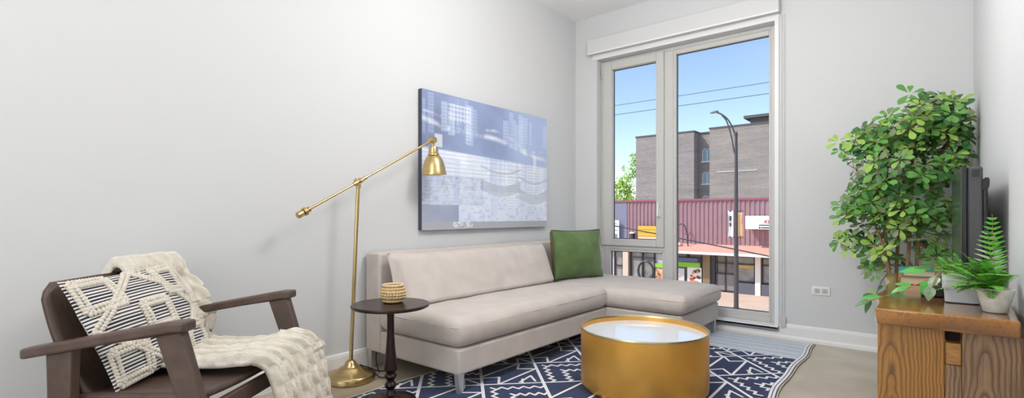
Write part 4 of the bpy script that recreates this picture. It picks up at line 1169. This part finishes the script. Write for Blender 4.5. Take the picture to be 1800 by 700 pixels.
bbx(-15.65, 16, 48, 60, GZ, 9.0).build('right_wing', M_brick2, bb, smooth=0)
cp = MB(); bbx(-23.1, -17.03, 47.93, 60, 8.9, 9.02, cp); bbx(-17.1, -15.6, 49.2, 60, 8.85, 8.97, cp); bbx(-15.72, 16, 47.93, 60, 9.0, 9.12, cp)
cp.build('coping', M_cop, bb, smooth=0)
bbx(-12.6, 2, 50, 58, 9.1, 9.9).build('penthouse', M_cop, bb, smooth=0)
bbx(-13.1, 2.4, 49.6, 58.4, 9.9, 10.15).build('penthouse_roof', M_cop, bb, smooth=0)
for z0, z1 in ((6.1, 7.35), (3.95, 5.1), (1.6, 2.85)):
    fr_ = MB(); x0, x1 = -16.75, -15.78
    bbx(x0, x0 + .08, 49.2, 49.35, z0, z1, fr_); bbx(x1 - .08, x1, 49.2, 49.35, z0, z1, fr_); bbx((x0 + x1) / 2 - .04, (x0 + x1) / 2 + .04, 49.2, 49.35, z0, z1, fr_); bbx(x0, x1, 49.2, 49.35, z1 - .08, z1, fr_); bbx(x0 - .08, x1 + .08, 49.1, 49.35, z0 - .08, z0 + .06, fr_)
    p = fr_.build('window', M_fascia, bb, smooth=0)
    bbx(x0 + .05, x1 - .05, 49.25, 49.32, z0 + .05, z1 - .05).build('pane', M_bwin, p, smooth=0)
bnd = MB(); bbx(-15.0, -11.5, 47.96, 48.02, 4.9, 5.0, bnd); bbx(-9.8, 16, 47.96, 48.02, 3.0, 3.1, bnd)
bnd.build('stone_band', M_shopwall, bb, smooth=0)

# street lamp
sl_ = thing('street_lamp', 'dark curved arm street lamp standing on the pavement outside', 'street lamp', (-6.57, 23.7, GZ))
M_pole = mat('dark_bronze_pole', '#4a4a4e', .5, spec=.4)
def lz(z): return z - GZ
MB().tube([(0, 0, 0), (0, 0, .25), (0, 0, .3), (0, 0, lz(1)), (.0, 0, lz(4.6))], [.15, .15, .10, .085, .06], 14).build('pole', M_pole, sl_)
MB().tube(spline([(0, 0, lz(4.3)), (-.1, 0, lz(4.75)), (-.33, 0, lz(5.25)), (-.62, 0, lz(5.55)), (-.82, 0, lz(5.66))], 6), .035, 8).build('upper_arm', M_pole, sl_)
MB().tube(spline([(0, 0, lz(3.55)), (-.1, 0, lz(3.9)), (-.2, 0, lz(4.5)), (-.4, 0, lz(5.2)), (-.62, 0, lz(5.52))], 6), .03, 8).build('lower_arm', M_pole, sl_)
a = MB().ball((0, 0, 0), (.2, .11, .055), 14, 8).build('lamp_head', mat('grey_lamp_head', '#8b8f94', .4), sl_, (-.95, 0, lz(5.7)), (0, -.15, 0))
MB().lathe([(.07, lz(4.55)), (.07, lz(4.62)), (.02, lz(4.72)), (0, lz(4.72))], 10).build('finial', M_pole, sl_)
for x0, x1, m_, z0, z1, nm, lb in ((-.34, -.10, mat('white_banner', '#e8e8ea', .6), -.02, 1.19, 'banner', 'white banner'), (.09, .30, mat('tan_banner', '#caa47a', .6), 0., 1.1, 'banner', 'tan banner')):
    bn = MB()
    bn.grid(lambda u_, v_, x0=x0, x1=x1, z0=z0, z1=z1: (x0 + (x1 - x0) * u_ + .05 * math.sin(v_ * PI) * (1 if x0 < 0 and u_ < .5 else (-.9 if x0 > 0 and u_ > .5 and v_ > .5 else 0)), -.05 + .05 * math.sin(u_ * 4), lz(z0 + (z1 - z0) * v_)), 8, 10)
    o = bn.build(nm, m_, sl_, smooth=180, solid=.01); o['label'] = lb
bm_ = MB(); bm_.box(-.28, -.2, -.06, -.03, lz(.75), lz(.95)); bm_.box(-.27, -.21, -.06, -.03, lz(.5), lz(.65))
bm_.build('banner_mark', mat('navy_banner_print', '#34405e', .6), sl_, smooth=0)
for z in (.0, 1.17): MB().box(-.33, .29, -.025, .025, lz(z) - .02, lz(z) + .02).build('banner_bracket', M_pole, sl_, smooth=0)

# overhead wires
M_wire = mat('grey_power_line', '#6f7f96', .6)
def wire(label, y, z, sag, x0, x1, r, z2=None, m=M_wire):
    pts = [((x0 + (x1 - x0) * k / 24), y, (z + ((z2 - z) * k / 24 if z2 is not None else 0)) - sag * (1 - (2 * k / 24 - 1) ** 2) + sag) for k in range(25)]
    o = MB().tube([(p[0] - x0, 0, p[2] - z) for p in pts], r, 6).build('overhead_wire', m, None, (x0, y, z), smooth=180)
    tag(o, label, 'wire')
wire('upper of the two thin wires crossing the sky', 16, 4.84, .04, -30, 19, .011)
wire('lower of the two thin wires crossing the sky', 16, 4.515, .04, -30, 19, .012)
wire('dark cable running down to the right before the shop front', 16, 1.37, -.08, -13, 2, .02, -1.10, M_shopfr)

# trees beyond
def outtree(label, x, y, crown, n, seed):
    t = thing('leafy_tree', label, 'tree', (x, y, GZ)); r = random.Random(seed)
    MB().tube([(0, 0, 0), (.1, 0, 3), (0, .1, 6)], [.22, .17, .08], 8).build('trunk', M_bark, t)
    f_ = MB()
    for cx, cz, rx, rz_ in crown:
        for k in range(n):
            while True:
                q = Vector((r.uniform(-1, 1), r.uniform(-1, 1), r.uniform(-1, 1)))
                if q.length < 1: break
            c = Vector((cx + q.x * rx, q.y * rx, cz + q.z * rz_))
            leaf(f_, c, (r.uniform(-1, 1), r.uniform(-1, 1), r.uniform(-.8, .6)), (r.uniform(-.4, .4), -.5, 1), r.uniform(.22, .4), r.uniform(.14, .24), r.choice([0, 1, 1, 2]), 'lance')
    f_.build('foliage', [leafm('tree_leaf_green', '#6f9c30', '#86b23c', .6), leafm('tree_leaf_bright', '#9cc43c', '#b4d850', .6), leafm('tree_leaf_yellow', '#b9d650', '#c8e070', .6)], t, smooth=0, recalc=False)
outtree('bright green bushy tree beside the brick building', -25.9, 50, [(0, 6.3, 1.5, 1.8), (-1.2, 6.6, 1.3, 1.6), (1.2, 5.9, 1.0, 1.5), (.5, 7.6, 1.0, 1.1)], 260, 3)
outtree('thin taller tree behind the bushy one', -27.1, 54.5, [(.2, 9.4, 1.1, 1.3), (-.2, 8.2, 1.3, 1.2), (.7, 10.9, .5, .9), (.9, 9.6, .7, 1.)], 90, 9)

# ------------------------------------------------------------------ light
wd = bpy.data.worlds.new('sky'); SC.world = wd; wd.use_nodes = True
nt = wd.node_tree; N, L = nt.nodes, nt.links
bg = N['Background']
sky = N.new('ShaderNodeTexSky'); sky.sky_type = 'NISHITA'; sky.sun_disc = False
sky.sun_elevation = math.radians(52); sky.sun_rotation = math.radians(215); sky.air_density = 1.; sky.dust_density = .6; sky.ozone_density = 1.
L.new(sky.outputs[0], bg.inputs['Color']); bg.inputs['Strength'].default_value = .225
sun = bpy.data.lights.new('sun', 'SUN'); sun.energy = 3.6; sun.angle = .01; sun.color = (1, .96, .9)
so = bpy.data.objects.new('sun', sun); COL.objects.link(so)
so.rotation_euler = Vector((.55, .55, -.85)).to_track_quat('-Z', 'Y').to_euler()
def area(name, loc, size, power, direction, col=(1, 1, 1)):
    l = bpy.data.lights.new(name, 'AREA'); l.energy = power; l.shape = 'RECTANGLE'; l.size, l.size_y = size; l.color = col
    o = bpy.data.objects.new(name, l); COL.objects.link(o); o.location = loc
    o.rotation_euler = Vector(direction).to_track_quat('-Z', 'Y').to_euler()
    return o
# added fill lights: unseen points below the ceiling, a panel in the rear opening
def fill_point(name, loc, power, r, col=(1, .995, .985)):
    l = bpy.data.lights.new(name, 'POINT'); l.energy = power; l.shadow_soft_size = r; l.color = col
    o = bpy.data.objects.new(name, l); COL.objects.link(o); o.location = loc; return o
fill_point('fill_light', (-1.15, 2.35, 2.5), 66, .28)
fill_point('fill_light', (-1.2, -.5, 2.5), 34, .28)
fill_point('fill_light', (-1.2, -2.2, 2.5), 20, .28)
area('rear_fill_panel', ((RX0 + RX1) / 2, YR - .1, (RZ0 + RZ1) / 2), (RX1 - RX0, RZ1 - RZ0), 30, (0, 1, 0), (.97, .985, 1))
pt = area('front_window_portal', ((OX0 + OX1) / 2, YW + .3, 1.335), (OX1 - OX0, OZ1 - OZ0), 1, (0, -1, 0))
pt.data.cycles.is_portal = True

# ------------------------------------------------------------------ camera
cam = bpy.data.cameras.new('camera'); co = bpy.data.objects.new('camera', cam); COL.objects.link(co)
co.location = (0, 0, 1.0); co.rotation_euler = (PI / 2, 0, math.atan(730 / 888))
cam.sensor_width = 36; cam.lens = 888 / 1800 * 36; cam.shift_y = 28 / 1800; cam.clip_start = .02; cam.clip_end = 500
SC.camera = co
SC.view_settings.view_transform = 'Standard'; SC.view_settings.look = 'None'
SC.view_settings.exposure = 0.; SC.view_settings.gamma = 1.; SC.view_settings.use_curve_mapping = False
